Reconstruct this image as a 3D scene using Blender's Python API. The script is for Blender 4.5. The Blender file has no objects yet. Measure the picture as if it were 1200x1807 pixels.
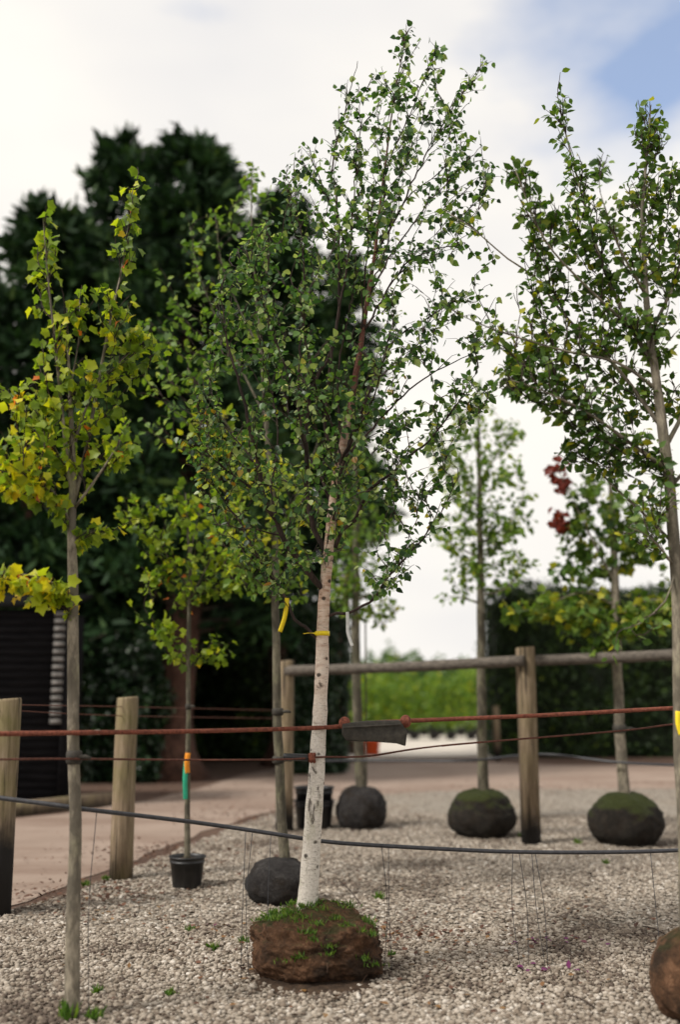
import bpy, math, random
import numpy as np
from mathutils import Vector, Matrix, noise as mnoise

S = bpy.context.scene
C = S.collection
R = math.radians
rng = np.random.default_rng(7)
random.seed(7)

# ------------------------------------------------------------------ camera
F_PX, W_PX, H_PX, HOR, EYE = 1800.0, 1200.0, 1807.0, 1230.0, 1.6
TILT = math.atan((HOR - H_PX / 2) / F_PX)
cam = bpy.data.cameras.new('camera')
cam.sensor_fit = 'VERTICAL'; cam.sensor_height = 36.0; cam.sensor_width = 24.0
cam.lens = 36.0 * F_PX / H_PX
cam.clip_start = 0.05; cam.clip_end = 3000
cam.dof.use_dof = True; cam.dof.focus_distance = 6.55; cam.dof.aperture_fstop = 0.70
camo = bpy.data.objects.new('camera', cam); C.objects.link(camo)
camo.location = (0, 0, EYE); camo.rotation_euler = (R(90) + TILT, 0, 0)
S.camera = camo

# ------------------------------------------------------------------ sky and sun
SUN_EL, SUN_AZ = R(48), R(-118)          # azimuth from +Y towards +X: the sun stands to the left, a little behind the camera
world = bpy.data.worlds.new('World'); S.world = world; world.use_nodes = True
nt = world.node_tree; nt.nodes.clear()
def wn(t, **k):
    n = nt.nodes.new(t)
    for a, b in k.items(): setattr(n, a, b)
    return n
wout = wn('ShaderNodeOutputWorld')
sky = wn('ShaderNodeTexSky', sky_type='NISHITA', sun_disc=False, sun_elevation=SUN_EL, sun_rotation=SUN_AZ,
         air_density=1.0, dust_density=0.25, ozone_density=2.5)
bg_sky = wn('ShaderNodeBackground'); bg_sky.inputs[1].default_value = 0.15
bg_cl = wn('ShaderNodeBackground'); bg_cl.inputs[1].default_value = 1.0
wmix = wn('ShaderNodeMixShader')
tc = wn('ShaderNodeTexCoord')
mp = wn('ShaderNodeMapping'); mp.inputs['Scale'].default_value = (1, 1, 2.2)
n1 = wn('ShaderNodeTexNoise'); n1.inputs['Scale'].default_value = 2.6; n1.inputs['Detail'].default_value = 7; n1.inputs['Roughness'].default_value = .52
n2 = wn('ShaderNodeTexNoise'); n2.inputs['Scale'].default_value = 1.7; n2.inputs['Detail'].default_value = 4
nt.links.new(tc.outputs['Generated'], mp.inputs[0]); nt.links.new(mp.outputs[0], n1.inputs[0]); nt.links.new(mp.outputs[0], n2.inputs[0])
def ray(px, py):
    cx = (px - W_PX / 2) / F_PX; cy = (H_PX / 2 - py) / F_PX
    return Vector((cx, math.cos(TILT) - math.sin(TILT) * cy, math.sin(TILT) + math.cos(TILT) * cy))
# a break in the cloud towards the upper right
hole = ray(1120, 120).normalized()
dp = wn('ShaderNodeVectorMath', operation='DISTANCE'); nrm = wn('ShaderNodeVectorMath', operation='NORMALIZE')
nt.links.new(tc.outputs['Generated'], nrm.inputs[0]); nt.links.new(nrm.outputs[0], dp.inputs[0]); dp.inputs[1].default_value = hole
mr = wn('ShaderNodeMapRange'); mr.inputs['From Min'].default_value = 0.0; mr.inputs['From Max'].default_value = 0.20
mr.inputs['To Min'].default_value = 0.42; mr.inputs['To Max'].default_value = 0.0
nt.links.new(dp.outputs['Value'], mr.inputs['Value'])
sub = wn('ShaderNodeMath', operation='SUBTRACT'); nt.links.new(n1.outputs[0], sub.inputs[0]); nt.links.new(mr.outputs[0], sub.inputs[1])
cr = wn('ShaderNodeValToRGB'); cr.color_ramp.elements[0].color = (.20, .20, .20, 1); cr.color_ramp.elements[0].position = 0.16; cr.color_ramp.elements[1].position = 0.36
nt.links.new(sub.outputs[0], cr.inputs[0]); nt.links.new(cr.outputs[0], wmix.inputs[0])
cc = wn('ShaderNodeValToRGB'); cc.color_ramp.elements[0].position = .3; cc.color_ramp.elements[1].position = .62
cc.color_ramp.elements[0].color = (.50, .50, .525, 1); cc.color_ramp.elements[1].color = (.70, .67, .62, 1)
nt.links.new(n2.outputs[0], cc.inputs[0]); nt.links.new(cc.outputs[0], bg_cl.inputs[0])
nt.links.new(sky.outputs[0], bg_sky.inputs[0]); nt.links.new(bg_sky.outputs[0], wmix.inputs[1]); nt.links.new(bg_cl.outputs[0], wmix.inputs[2])
nt.links.new(wmix.outputs[0], wout.inputs[0])

sun = bpy.data.lights.new('sun', 'SUN'); sun.energy = 2.7; sun.angle = R(10); sun.color = (1, .95, .87)
suno = bpy.data.objects.new('sun', sun); C.objects.link(suno)
sdir = Vector((math.sin(SUN_AZ) * math.cos(SUN_EL), math.cos(SUN_AZ) * math.cos(SUN_EL), math.sin(SUN_EL)))
suno.rotation_euler = sdir.to_track_quat('Z', 'Y').to_euler()
S.view_settings.view_transform = 'Standard'; S.view_settings.look = 'None'
S.view_settings.exposure = 0.6; S.view_settings.gamma = 1.0; S.view_settings.use_curve_mapping = False

# ------------------------------------------------------------------ pixel helpers (1200 x 1807 photograph)
def at(px, py, Y):
    d = ray(px, py); t = Y / d.y
    return Vector((d.x * t, Y, EYE + d.z * t))
def gnd(px, py):
    d = ray(px, py); t = -EYE / d.z
    return Vector((d.x * t, d.y * t, 0))
def scl(Y, py=1200):                       # pixels per metre at distance Y
    d = ray(600, py); return F_PX / (Y / d.y)

# ------------------------------------------------------------------ materials
class Mat:
    def __init__(s, name):
        s.m = bpy.data.materials.new(name); s.m.use_nodes = True; s.t = s.m.node_tree; s.t.nodes.clear()
        s.out = s.n('ShaderNodeOutputMaterial'); s.b = s.n('ShaderNodeBsdfPrincipled')
        s.l(s.b.outputs[0], s.out.inputs[0]); s.co = s.n('ShaderNodeTexCoord').outputs['Object']
    def n(s, t, **k):
        x = s.t.nodes.new(t)
        for a, b in k.items(): setattr(x, a, b)
        return x
    def l(s, a, b): s.t.links.new(a, b)
    def map(s, scale=(1, 1, 1)):
        m = s.n('ShaderNodeMapping'); m.inputs['Scale'].default_value = scale; s.l(s.co, m.inputs[0]); return m.outputs[0]
    def noise(s, scale, detail=5, rough=.55, vec=None, dist=0):
        x = s.n('ShaderNodeTexNoise'); x.inputs['Scale'].default_value = scale; x.inputs['Detail'].default_value = detail
        x.inputs['Roughness'].default_value = rough; x.inputs['Distortion'].default_value = dist
        s.l(vec or s.co, x.inputs[0]); return x.outputs[0]
    def ramp(s, f, stops):
        x = s.n('ShaderNodeValToRGB'); e = x.color_ramp.elements
        while len(e) < len(stops): e.new(.5)
        for el, (p, c) in zip(e, stops): el.position = p; el.color = (*c, 1) if len(c) == 3 else c
        s.l(f, x.inputs[0]); return x.outputs[0]
    def mix(s, f, a, b, mode='MIX'):
        x = s.n('ShaderNodeMix', data_type='RGBA', blend_type=mode)
        for i, v in ((0, f), (6, a), (7, b)):
            if hasattr(v, 'links') or hasattr(v, 'is_linked'): s.l(v, x.inputs[i])
            elif i == 0: x.inputs[0].default_value = v
            else: x.inputs[i].default_value = (*v, 1)
        return x.outputs[2]
    def rng(s, v, a, b, c=0., d=1.):
        x = s.n('ShaderNodeMapRange'); s.l(v, x.inputs['Value'])
        for k, q in zip(('From Min', 'From Max', 'To Min', 'To Max'), (a, b, c, d)): x.inputs[k].default_value = q
        return x.outputs[0]
    def math(s, op, a, b=0.):
        x = s.n('ShaderNodeMath', operation=op)
        for i, v in enumerate((a, b)):
            if hasattr(v, 'is_linked'): s.l(v, x.inputs[i])
            else: x.inputs[i].default_value = v
        return x.outputs[0]
    def z(s):
        x = s.n('ShaderNodeSeparateXYZ'); s.l(s.co, x.inputs[0]); return x.outputs[2]
    def done(s, col, rough=.8, bump=None, bs=.5, bd=.01, spec=.3, metal=0):
        if hasattr(col, 'is_linked'): s.l(col, s.b.inputs['Base Color'])
        else: s.b.inputs['Base Color'].default_value = (*col, 1)
        s.b.inputs['Roughness'].default_value = rough; s.b.inputs['Specular IOR Level'].default_value = spec
        s.b.inputs['Metallic'].default_value = metal
        if bump is not None:
            x = s.n('ShaderNodeBump'); x.inputs['Strength'].default_value = bs; x.inputs['Distance'].default_value = bd
            s.l(bump, x.inputs['Height']); s.l(x.outputs[0], s.b.inputs['Normal'])
        return s.m

def leaf_mat(name, stops, transl=.35, rough=.5, spec=.35):
    m = Mat(name)
    a = m.n('ShaderNodeAttribute', attribute_name='tint')
    col = m.ramp(a.outputs['Fac'], stops)
    m.done(col, rough, spec=spec)
    tr = m.n('ShaderNodeBsdfTranslucent'); bright = m.mix(1.0, col, (1.5, 1.6, .7), 'MULTIPLY'); m.l(bright, tr.inputs[0])
    mx = m.n('ShaderNodeMixShader'); mx.inputs[0].default_value = transl
    m.l(m.b.outputs[0], mx.inputs[1]); m.l(tr.outputs[0], mx.inputs[2]); m.l(mx.outputs[0], m.out.inputs[0])
    return m.m

def bark_mat(name, dark, light, zs=1.0, lichen=None):
    m = Mat(name); v = m.map((14, 14, 5 * zs))
    n = m.noise(2.2, 8, .7, v); n_ = m.noise(.55, 4, .6, v); pt_ = m.noise(.9, 5, .6, m.map((9, 9, 4)))
    col = m.ramp(n, [(.32, dark), (.66, light)])
    dk_ = (m.rng(pt_, .47, .56, 0, .8), tuple(c * .28 for c in light))
    if lichen: col = m.mix(m.rng(n_, .52, .65, 0, .7), col, lichen)
    col = m.mix(dk_[0], col, dk_[1])
    return m.done(col, .9, n, .9, .008)

def simple(name, a, b, scale=20, rough=.8, bs=.3, bd=.003, spec=.3, metal=0):
    m = Mat(name); n = m.noise(scale, 6, .6)
    return m.done(m.ramp(n, [(.3, a), (.7, b)]), rough, n, bs, bd, spec, metal)

M = {}
# birch bark: chalky white at the foot, peeling pink higher, red-brown on the young leader; lenticels and knots
m = Mat('birch_bark'); zz = m.z()
lent = m.noise(3.2, 5, .62, m.map((9, 9, 75))); blotch = m.noise(2.2, 4, .55, m.map((5, 5, 2.4)), 1.0); fine = m.noise(70, 6, .7)
peel = m.noise(1.6, 4, .6, m.map((8, 8, 30)))
base = m.ramp(fine, [(.25, (.36, .32, .27)), (.5, (.62, .57, .50)), (.75, (.74, .70, .64))])
base = m.mix(m.rng(m.noise(2.0, 5, .6, m.map((6, 6, 3))), .52, .68, 0, .45), base, (.27, .26, .15))
pink = m.ramp(peel, [(.3, (.34, .17, .10)), (.5, (.58, .42, .32)), (.7, (.68, .57, .47))])
hz = m.math('ADD', zz, m.math('MULTIPLY', blotch, .9))
col = m.mix(m.rng(hz, 1.7, 2.6, 0, .95), base, pink)
col = m.mix(m.rng(hz, 3.4, 4.0), col, m.ramp(fine, [(.3, (.07, .026, .018)), (.7, (.19, .072, .047))]))
col = m.mix(m.rng(hz, 5.2, 6.0), col, (.045, .025, .02))
col = m.mix(m.rng(lent, .615, .66, 0, .8), col, (.07, .05, .035))
col = m.mix(m.rng(blotch, .60, .66, 0, .85), col, (.04, .028, .02))
vk = m.n('ShaderNodeTexVoronoi'); vk.inputs['Scale'].default_value = 1.0; vk.inputs['Randomness'].default_value = 1.0; m.l(m.map((11, 11, 13)), vk.inputs['Vector'])
kd = m.math('ADD', vk.outputs['Distance'], m.math('MULTIPLY', m.noise(30, 4, .6), .22))
col = m.mix(m.rng(kd, .30, .22, 0, .92), col, (.028, .020, .014))
col = m.mix(m.rng(m.noise(1.0, 5, .65, m.map((16, 16, 120))), .60, .64, 0, .6), col, (.16, .12, .09))
M['birch_bark'] = m.done(col, .75, m.math('ADD', lent, fine), .35, .003)
M['birch_branch'] = bark_mat('birch_branch', (.022, .014, .011), (.075, .05, .042))
M['twig'] = simple('twig', (.02, .014, .011), (.06, .038, .03), 30)
M['root'] = simple('root', (.04, .022, .013), (.17, .10, .06), 30)
M['bark_grey'] = bark_mat('bark_grey', (.07, .058, .042), (.34, .295, .225), 1.0, (.21, .20, .12))
M['bark_olive'] = bark_mat('bark_olive', (.06, .055, .035), (.19, .165, .12), 1.0, (.12, .125, .06))
M['bark_dark'] = bark_mat('bark_dark', (.028, .022, .017), (.10, .08, .06))
M['bark_conifer'] = bark_mat('bark_conifer', (.035, .016, .011), (.13, .066, .045), .4)
M['birch_leaf'] = leaf_mat('birch_leaf', [(0, (.015, .042, .016)), (.35, (.042, .105, .022)), (.65, (.10, .19, .03)), (.84, (.20, .29, .06)), (.92, (.30, .36, .15)), (.96, (.52, .44, .02)), (1, (.26, .12, .02))], .40, .42, .5)
M['maple_leaf'] = leaf_mat('maple_leaf', [(0, (.06, .11, .015)), (.4, (.16, .24, .02)), (.75, (.38, .42, .02)), (.93, (.62, .52, .015)), (1, (.55, .14, .02))], .45)
M['green_leaf'] = leaf_mat('green_leaf', [(0, (.022, .058, .012)), (.5, (.065, .13, .02)), (.85, (.15, .22, .03)), (.96, (.36, .34, .02)), (1, (.16, .025, .015))], .35)
M['lime_leaf'] = leaf_mat('lime_leaf', [(0, (.045, .10, .016)), (.5, (.12, .21, .028)), (.85, (.29, .36, .035)), (1, (.50, .43, .02))], .4)
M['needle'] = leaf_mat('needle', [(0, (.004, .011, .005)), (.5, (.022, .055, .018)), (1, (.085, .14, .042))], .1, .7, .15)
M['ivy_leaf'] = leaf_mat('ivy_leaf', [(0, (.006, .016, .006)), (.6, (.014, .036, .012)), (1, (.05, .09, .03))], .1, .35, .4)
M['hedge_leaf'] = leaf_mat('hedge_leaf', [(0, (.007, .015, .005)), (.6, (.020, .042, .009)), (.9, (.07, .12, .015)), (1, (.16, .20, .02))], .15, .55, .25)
M['grass'] = leaf_mat('grass', [(0, (.03, .07, .01)), (.6, (.08, .17, .015)), (1, (.18, .25, .04))], .3)
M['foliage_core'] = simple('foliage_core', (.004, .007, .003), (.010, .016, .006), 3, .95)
M['post'] = None
def post_mat(name, zdark, green):
    m = Mat(name); v = m.map((22, 22, 1.6)); n = m.noise(2, 8, .65, v); big = m.noise(2.5, 4, .5)
    col = m.ramp(n, [(.28, (.075, .055, .035)), (.5, (.21, .155, .10)), (.72, (.33, .255, .18))])
    col = m.mix(m.rng(big, .45, .68, 0, green), col, (.15, .15, .035))
    cr_ = m.noise(1.0, 3, .5, m.map((26, 26, 1.2))); col = m.mix(m.rng(cr_, .42, .36, 0, .92), col, (.022, .016, .011))
    if zdark > 0:
        zq = m.math('ADD', m.z(), m.math('MULTIPLY', m.noise(5, 5, .6), .35))
        col = m.mix(m.rng(zq, zdark + .05, zdark + .35), (.014, .012, .011), col)
    return m.done(col, .85, n, .8, .006)
M['post_a'] = post_mat('post_tarred', .62, .55); M['post_b'] = post_mat('post_weathered', .02, .45); M['post_c'] = post_mat('post_grey', .26, .2)
m = Mat('rail'); n = m.noise(2, 8, .65, m.map((1.6, 20, 20)))
M['rail'] = m.done(m.ramp(n, [(.3, (.035, .029, .024)), (.7, (.17, .145, .12))]), .9, n, .7, .006)
M['rust'] = simple('rust', (.075, .022, .014), (.27, .085, .05), 60, .8, .5, .002)
M['rust_dark'] = simple('rust_dark', (.05, .022, .016), (.16, .06, .04), 60, .8)
M['black_plastic'] = simple('black_plastic', (.008, .008, .009), (.017, .017, .018), 25, .42, .15, .001, .5)
M['pipe'] = simple('pipe', (.015, .015, .018), (.045, .045, .052), 40, .45, .1, .001, .5)
M['rubber'] = simple('rubber', (.018, .016, .013), (.055, .048, .038), 30, .7, .3)
M['yellow_tape'] = simple('yellow_tape', (.72, .52, .01), (.85, .66, .02), 30, .45)
M['white_tape'] = simple('white_tape', (.55, .55, .53), (.75, .75, .72), 30, .5)
M['green_tape'] = simple('green_tape', (.02, .30, .17), (.04, .42, .25), 30, .5)
M['orange_tape'] = simple('orange_tape', (.65, .20, .01), (.80, .30, .02), 30, .5)
M['orange_plastic'] = simple('orange_plastic', (.55, .06, .01), (.7, .10, .02), 30, .45)
M['soil'] = simple('soil', (.018, .011, .007), (.075, .046, .028), 25, .95, .8, .012)
# root balls
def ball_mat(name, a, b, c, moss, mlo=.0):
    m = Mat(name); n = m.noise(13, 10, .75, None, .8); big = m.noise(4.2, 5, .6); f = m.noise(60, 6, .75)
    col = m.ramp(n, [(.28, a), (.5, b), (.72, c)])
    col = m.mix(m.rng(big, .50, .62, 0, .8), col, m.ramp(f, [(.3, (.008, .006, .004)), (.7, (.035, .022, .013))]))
    if moss:
        geo = m.n('ShaderNodeNewGeometry'); sx = m.n('ShaderNodeSeparateXYZ'); m.l(geo.outputs['Normal'], sx.inputs[0])
        k = m.math('ADD', sx.outputs[2], m.math('MULTIPLY', big, .8))
        col = m.mix(m.rng(k, .75 + mlo, 1.15 + mlo, 0, .85), col, m.ramp(f, [(.3, (.02, .028, .006)), (.7, (.06, .075, .012))]))
    return m.done(col, .95, m.math('ADD', n, f), 1.0, .035)
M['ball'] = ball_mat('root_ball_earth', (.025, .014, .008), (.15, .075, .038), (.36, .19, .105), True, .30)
M['ball_dark'] = ball_mat('root_ball_dark', (.008, .007, .006), (.022, .018, .014), (.055, .042, .03), True, -.05)
M['ball_grey'] = ball_mat('root_ball_grey', (.012, .011, .011), (.035, .031, .030), (.085, .078, .074), False)
# shed
m = Mat('shed_plank'); n = m.noise(2, 7, .65, m.map((1.2, 14, 14)))
M['shed_plank'] = m.done(m.ramp(n, [(.3, (.006, .006, .007)), (.7, (.018, .017, .018))]), .95, n, .5, .005, .05)
M['shed_end_sunlit'] = simple('shed_end_sunlit', (.09, .085, .08), (.22, .205, .19), 12, .9)  # paler than the planks: sunlight on the board ends put into the colour
M['shed_roof'] = simple('shed_roof', (.006, .006, .006), (.014, .014, .014), 8, .95, spec=.05)
# grounds
m = Mat('earth'); n = m.noise(1.2, 9, .68); f = m.noise(16, 8, .75)
M['earth'] = m.done(m.mix(m.rng(f, .35, .7), m.ramp(n, [(.3, (.07, .040, .028)), (.7, (.15, .095, .066))]), (.055, .030, .021)), .95, f, .8, .02)
m = Mat('road_grit'); n = m.noise(.7, 7, .6, None, .5); f = m.noise(38, 9, .85); tr = m.noise(.7, 6, .65, m.map((.5, 1.9, 1)))
col = m.mix(m.rng(n, .3, .7), (.20, .142, .110), (.285, .215, .172))
col = m.mix(m.rng(tr, .46, .62, 0, .8), col, (.145, .088, .062))
col = m.mix(m.rng(f, .3, .75, 0, .5), col, (.36, .29, .24))
M['road'] = m.done(col, .95, f, .6, .01)
m = Mat('yard_grit'); f = m.noise(9, 8, .75); n = m.noise(.3, 5, .6)
M['yard'] = m.done(m.mix(m.rng(f, .3, .7), m.ramp(n, [(.3, (.50, .46, .41)), (.7, (.62, .58, .52))]), (.42, .37, .32)), .95, f, .5, .02)
m = Mat('gravel_base'); vo = m.n('ShaderNodeTexVoronoi'); vo.inputs['Scale'].default_value = 34; m.l(m.co, vo.inputs['Vector'])
hs = m.n('ShaderNodeSeparateColor'); m.l(vo.outputs['Color'], hs.inputs[0]); n = m.noise(.9, 6, .6)
col = m.ramp(hs.outputs[0], [(.0, (.10, .08, .06)), (.4, (.21, .18, .145)), (.8, (.31, .27, .225)), (1, (.42, .38, .33))])
col = m.mix(m.rng(n, .48, .72, 0, .55), col, (.22, .165, .12))
edge = m.math('SUBTRACT', 1.0, vo.outputs['Distance'])
M['gravel'] = m.done(col, .95, edge, 1.0, .02)
m = Mat('pebble'); a = m.n('ShaderNodeAttribute', attribute_name='tint')
col = m.ramp(a.outputs['Fac'], [(0, (.065, .045, .034)), (.2, (.155, .120, .09)), (.5, (.27, .228, .182)), (.85, (.385, .335, .28)), (1, (.56, .515, .46))])
M['pebble'] = m.done(m.mix(m.rng(m.noise(80, 4, .6), .4, .7, 0, .3), col, (.27, .23, .19)), .9)
M['litter'] = leaf_mat('litter', [(0, (.05, .02, .012)), (.5, (.13, .055, .03)), (.8, (.22, .12, .04)), (.9, (.10, .015, .07)), (1, (.16, .02, .11))], .1)
M['field'] = simple('field', (.05, .085, .02), (.11, .14, .04), .3, .95)
m = Mat('hill'); n = m.noise(.05, 8, .65)
M['hill'] = m.done(m.ramp(n, [(.35, (.030, .05, .032)), (.65, (.075, .10, .055))]), .95)

# ------------------------------------------------------------------ mesh helpers
def mesh_np(name, V, F, mat, tint=None, smooth=False):
    """V (n,3); F: list of (m,k) int arrays."""
    me = bpy.data.meshes.new(name); V = np.asarray(V, np.float32)
    if not isinstance(F, list): F = [F]
    F = [np.asarray(f, np.int32) for f in F if len(f)]
    loops = np.concatenate([f.ravel() for f in F]); tot = np.concatenate([np.full(len(f), f.shape[1], np.int32) for f in F])
    start = np.concatenate([[0], np.cumsum(tot)[:-1]]).astype(np.int32)
    me.vertices.add(len(V)); me.vertices.foreach_set('co', V.ravel())
    me.loops.add(len(loops)); me.loops.foreach_set('vertex_index', loops)
    me.polygons.add(len(tot)); me.polygons.foreach_set('loop_start', start); me.polygons.foreach_set('loop_total', tot)
    if tint is not None:
        a = me.attributes.new('tint', 'FLOAT', 'POINT'); a.data.foreach_set('value', np.asarray(tint, np.float32))
    me.update(calc_edges=True); me.validate()
    if smooth: me.polygons.foreach_set('use_smooth', np.ones(len(tot), bool))
    me.materials.append(mat); return me

class MB:
    def __init__(s): s.V = []; s.Q = []; s.T = []; s.n = 0; s.tint = []
    def add(s, V, Q=None, T=None, tint=None):
        V = np.asarray(V, float); 
        if Q is not None and len(Q): s.Q.append(np.asarray(Q) + s.n)
        if T is not None and len(T): s.T.append(np.asarray(T) + s.n)
        s.V.append(V); s.n += len(V)
        if tint is not None: s.tint.append(np.broadcast_to(tint, (len(V),)))
        return s
    def tube(s, P, r, k=6, cap=True):
        P = np.asarray([tuple(p) for p in P], float); n = len(P); r = np.broadcast_to(np.asarray(r, float), (n,))
        T = np.gradient(P, axis=0); T /= np.linalg.norm(T, axis=1)[:, None] + 1e-9
        ref = np.array([0, 1., 0]) if abs(T[0][1]) < .8 else np.array([1., 0, 0])
        rings = []; a = np.arange(k) * 2 * math.pi / k
        for i in range(n):
            u = np.cross(T[i], ref); u /= np.linalg.norm(u) + 1e-9; v = np.cross(u, T[i]); ref = v
            rings.append(P[i] + r[i] * (np.cos(a)[:, None] * u + np.sin(a)[:, None] * v))
        V = np.concatenate(rings); i = np.arange(n - 1)[:, None] * k; j = np.arange(k)[None]; j2 = (j + 1) % k
        Q = np.stack([i + j, i + j2, i + k + j2, i + k + j], -1).reshape(-1, 4)
        T3 = []
        if cap:
            V = np.concatenate([V, P[:1], P[-1:]]); c0, c1 = n * k, n * k + 1
            T3 = [(c0, (q + 1) % k, q) for q in range(k)] + [(c1, (n - 1) * k + q, (n - 1) * k + (q + 1) % k) for q in range(k)]
        return s.add(V, Q, T3)
    def lathe(s, prof, c=(0, 0, 0), k=32, jit=0.0):
        """prof: (r,z) list, open; ends capped when r>0"""
        a = np.arange(k) * 2 * math.pi / k; V = []
        for r, z in prof:
            rr = r * (1 + jit * np.array([mnoise.noise(Vector((math.cos(t) * 1.3, math.sin(t) * 1.3, z * .8))) for t in a])) if jit else r
            V.append(np.stack([np.cos(a) * rr + c[0], np.sin(a) * rr + c[1], np.full(k, z + c[2])], -1))
        V = np.concatenate(V); n = len(prof); i = np.arange(n - 1)[:, None] * k; j = np.arange(k)[None]; j2 = (j + 1) % k
        Q = np.stack([i + j, i + j2, i + k + j2, i + k + j], -1).reshape(-1, 4)
        V = np.concatenate([V, [[c[0], c[1], prof[0][1] + c[2]], [c[0], c[1], prof[-1][1] + c[2]]]])
        T = [(n * k, (q + 1) % k, q) for q in range(k)] + [(n * k + 1, (n - 1) * k + q, (n - 1) * k + (q + 1) % k) for q in range(k)]
        return s.add(V, Q, T)
    def box(s, lo, hi):
        (a, b, c), (d, e, f) = lo, hi
        V = [(a, b, c), (d, b, c), (d, e, c), (a, e, c), (a, b, f), (d, b, f), (d, e, f), (a, e, f)]
        return s.add(V, [(0, 3, 2, 1), (4, 5, 6, 7), (0, 1, 5, 4), (1, 2, 6, 5), (2, 3, 7, 6), (3, 0, 4, 7)])
    def obj(s, name, mat, parent=None, smooth=True, world=True):
        V = np.concatenate(s.V)
        if parent is not None and world: V = V - np.array(base_of(parent))
        F = []
        if s.Q: F.append(np.concatenate(s.Q))
        if s.T: F.append(np.concatenate(s.T))
        return link(name, mesh_np(name, V, F, mat, np.concatenate(s.tint) if s.tint else None, smooth), parent)

def base_of(o):
    p = Vector(o.location)
    while o.parent: o = o.parent; p = p + Vector(o.location)
    return p
def link(name, me, parent=None):
    o = bpy.data.objects.new(name, me); C.objects.link(o)
    if parent: o.parent = parent
    return o
def tag(o, label, cat, group=None):
    o['label'] = label; o['category'] = cat
    if group: o['group'] = group
    return o
def thing(name, loc, label, cat, group=None):
    o = bpy.data.objects.new(name, None); C.objects.link(o); o.location = loc; o.empty_display_size = .2
    return tag(o, label, cat, group)
def struct(o): o['kind'] = 'structure'; return o
def stuff(o): o['kind'] = 'stuff'; return o
def smooth_path(P, n=None, step=.06):
    P = np.asarray([tuple(p) for p in P], float)
    if len(P) < 3:
        n = n or max(2, int(np.linalg.norm(P[-1] - P[0]) / step)); return P[0] + (P[-1] - P[0]) * np.linspace(0, 1, n)[:, None]
    Q = np.concatenate([[2 * P[0] - P[1]], P, [2 * P[-1] - P[-2]]]); out = []
    for i in range(1, len(Q) - 2):
        k = max(2, int(np.linalg.norm(Q[i + 1] - Q[i]) / step)); t = np.linspace(0, 1, k, endpoint=False)[:, None]
        a, b, c, d = Q[i - 1], Q[i], Q[i + 1], Q[i + 2]
        out.append(.5 * (2 * b + (c - a) * t + (2 * a - 5 * b + 4 * c - d) * t ** 2 + (3 * b - a - 3 * c + d) * t ** 3))
    out.append(P[-1:]); return np.concatenate(out)
def norm(a): return a / (np.linalg.norm(a, axis=-1, keepdims=True) + 1e-9)

# ------------------------------------------------------------------ leaves
def tmpl(kind):
    if kind == 'birch':     # ovate with a drawn-out tip, folded on the midrib
        o = [(0, 0), (.30, .12), (.40, .34), (.27, .64), (0, 1.0), (-.27, .64), (-.40, .34), (-.30, .12)]
        mid = [(0, .36), (0, .66)]
        T = [(0, 1, 8), (1, 2, 8), (2, 9, 8), (2, 3, 9), (3, 4, 9), (4, 5, 9), (5, 6, 9), (6, 8, 9), (6, 7, 8), (7, 0, 8)]
        V = [(x, y, .22 * abs(x)) for x, y in o] + [(x, y, 0) for x, y in mid]
    elif kind == 'maple':   # five lobes
        o = [(0, 0), (.20, .0), (.44, .06), (.43, .30), (.56, .62), (.30, .66), (0, 1.0), (-.30, .66), (-.56, .62), (-.43, .30), (-.44, .06), (-.20, .0)]
        V = [(x, y, .30 * abs(x) - .28 * y * y) for x, y in o] + [(0, .3, 0)]
        T = [(i, (i + 1) % 12, 12) for i in range(12)]
    elif kind == 'oval':
        o = [(0, 0), (.26, .25), (.29, .55), (0, 1.0), (-.29, .55), (-.26, .25)]
        V = [(x, y, .25 * abs(x)) for x, y in o] + [(0, .45, 0)]
        T = [(i, (i + 1) % 6, 6) for i in range(6)]
    elif kind == 'blade':
        V = [(-.05, 0, 0), (.05, 0, 0), (.09, .5, .05), (0, 1, -.1), (-.09, .5, .05)]; T = [(0, 1, 2), (0, 2, 4), (4, 2, 3)]
    else:                   # spray
        V = [(-.10, 0, 0), (.10, 0, 0), (.16, .5, .05), (0, 1, -.05), (-.16, .5, .05)]; T = [(0, 1, 2), (0, 2, 4), (4, 2, 3)]
    return np.array(V, float), np.array(T)
def frames(D, Nn):
    y = norm(D); x = norm(np.cross(y, Nn)); z = np.cross(x, y); return np.stack([x, y, z], -1)
def leaf_mesh(kind, P, D, Nn, size, tint, name, mat):
    V0, T0 = tmpl(kind); n = len(P); Fm = frames(D, Nn)
    V = np.einsum('nij,vj->nvi', Fm, V0) * np.asarray(size)[:, None, None] + P[:, None]
    T = T0[None] + (np.arange(n) * len(V0))[:, None, None]
    return mesh_np(name, V.reshape(-1, 3), T.reshape(-1, 3), mat, np.repeat(tint, len(V0)))
def rdir(n): return norm(rng.normal(size=(n, 3)))

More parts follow.
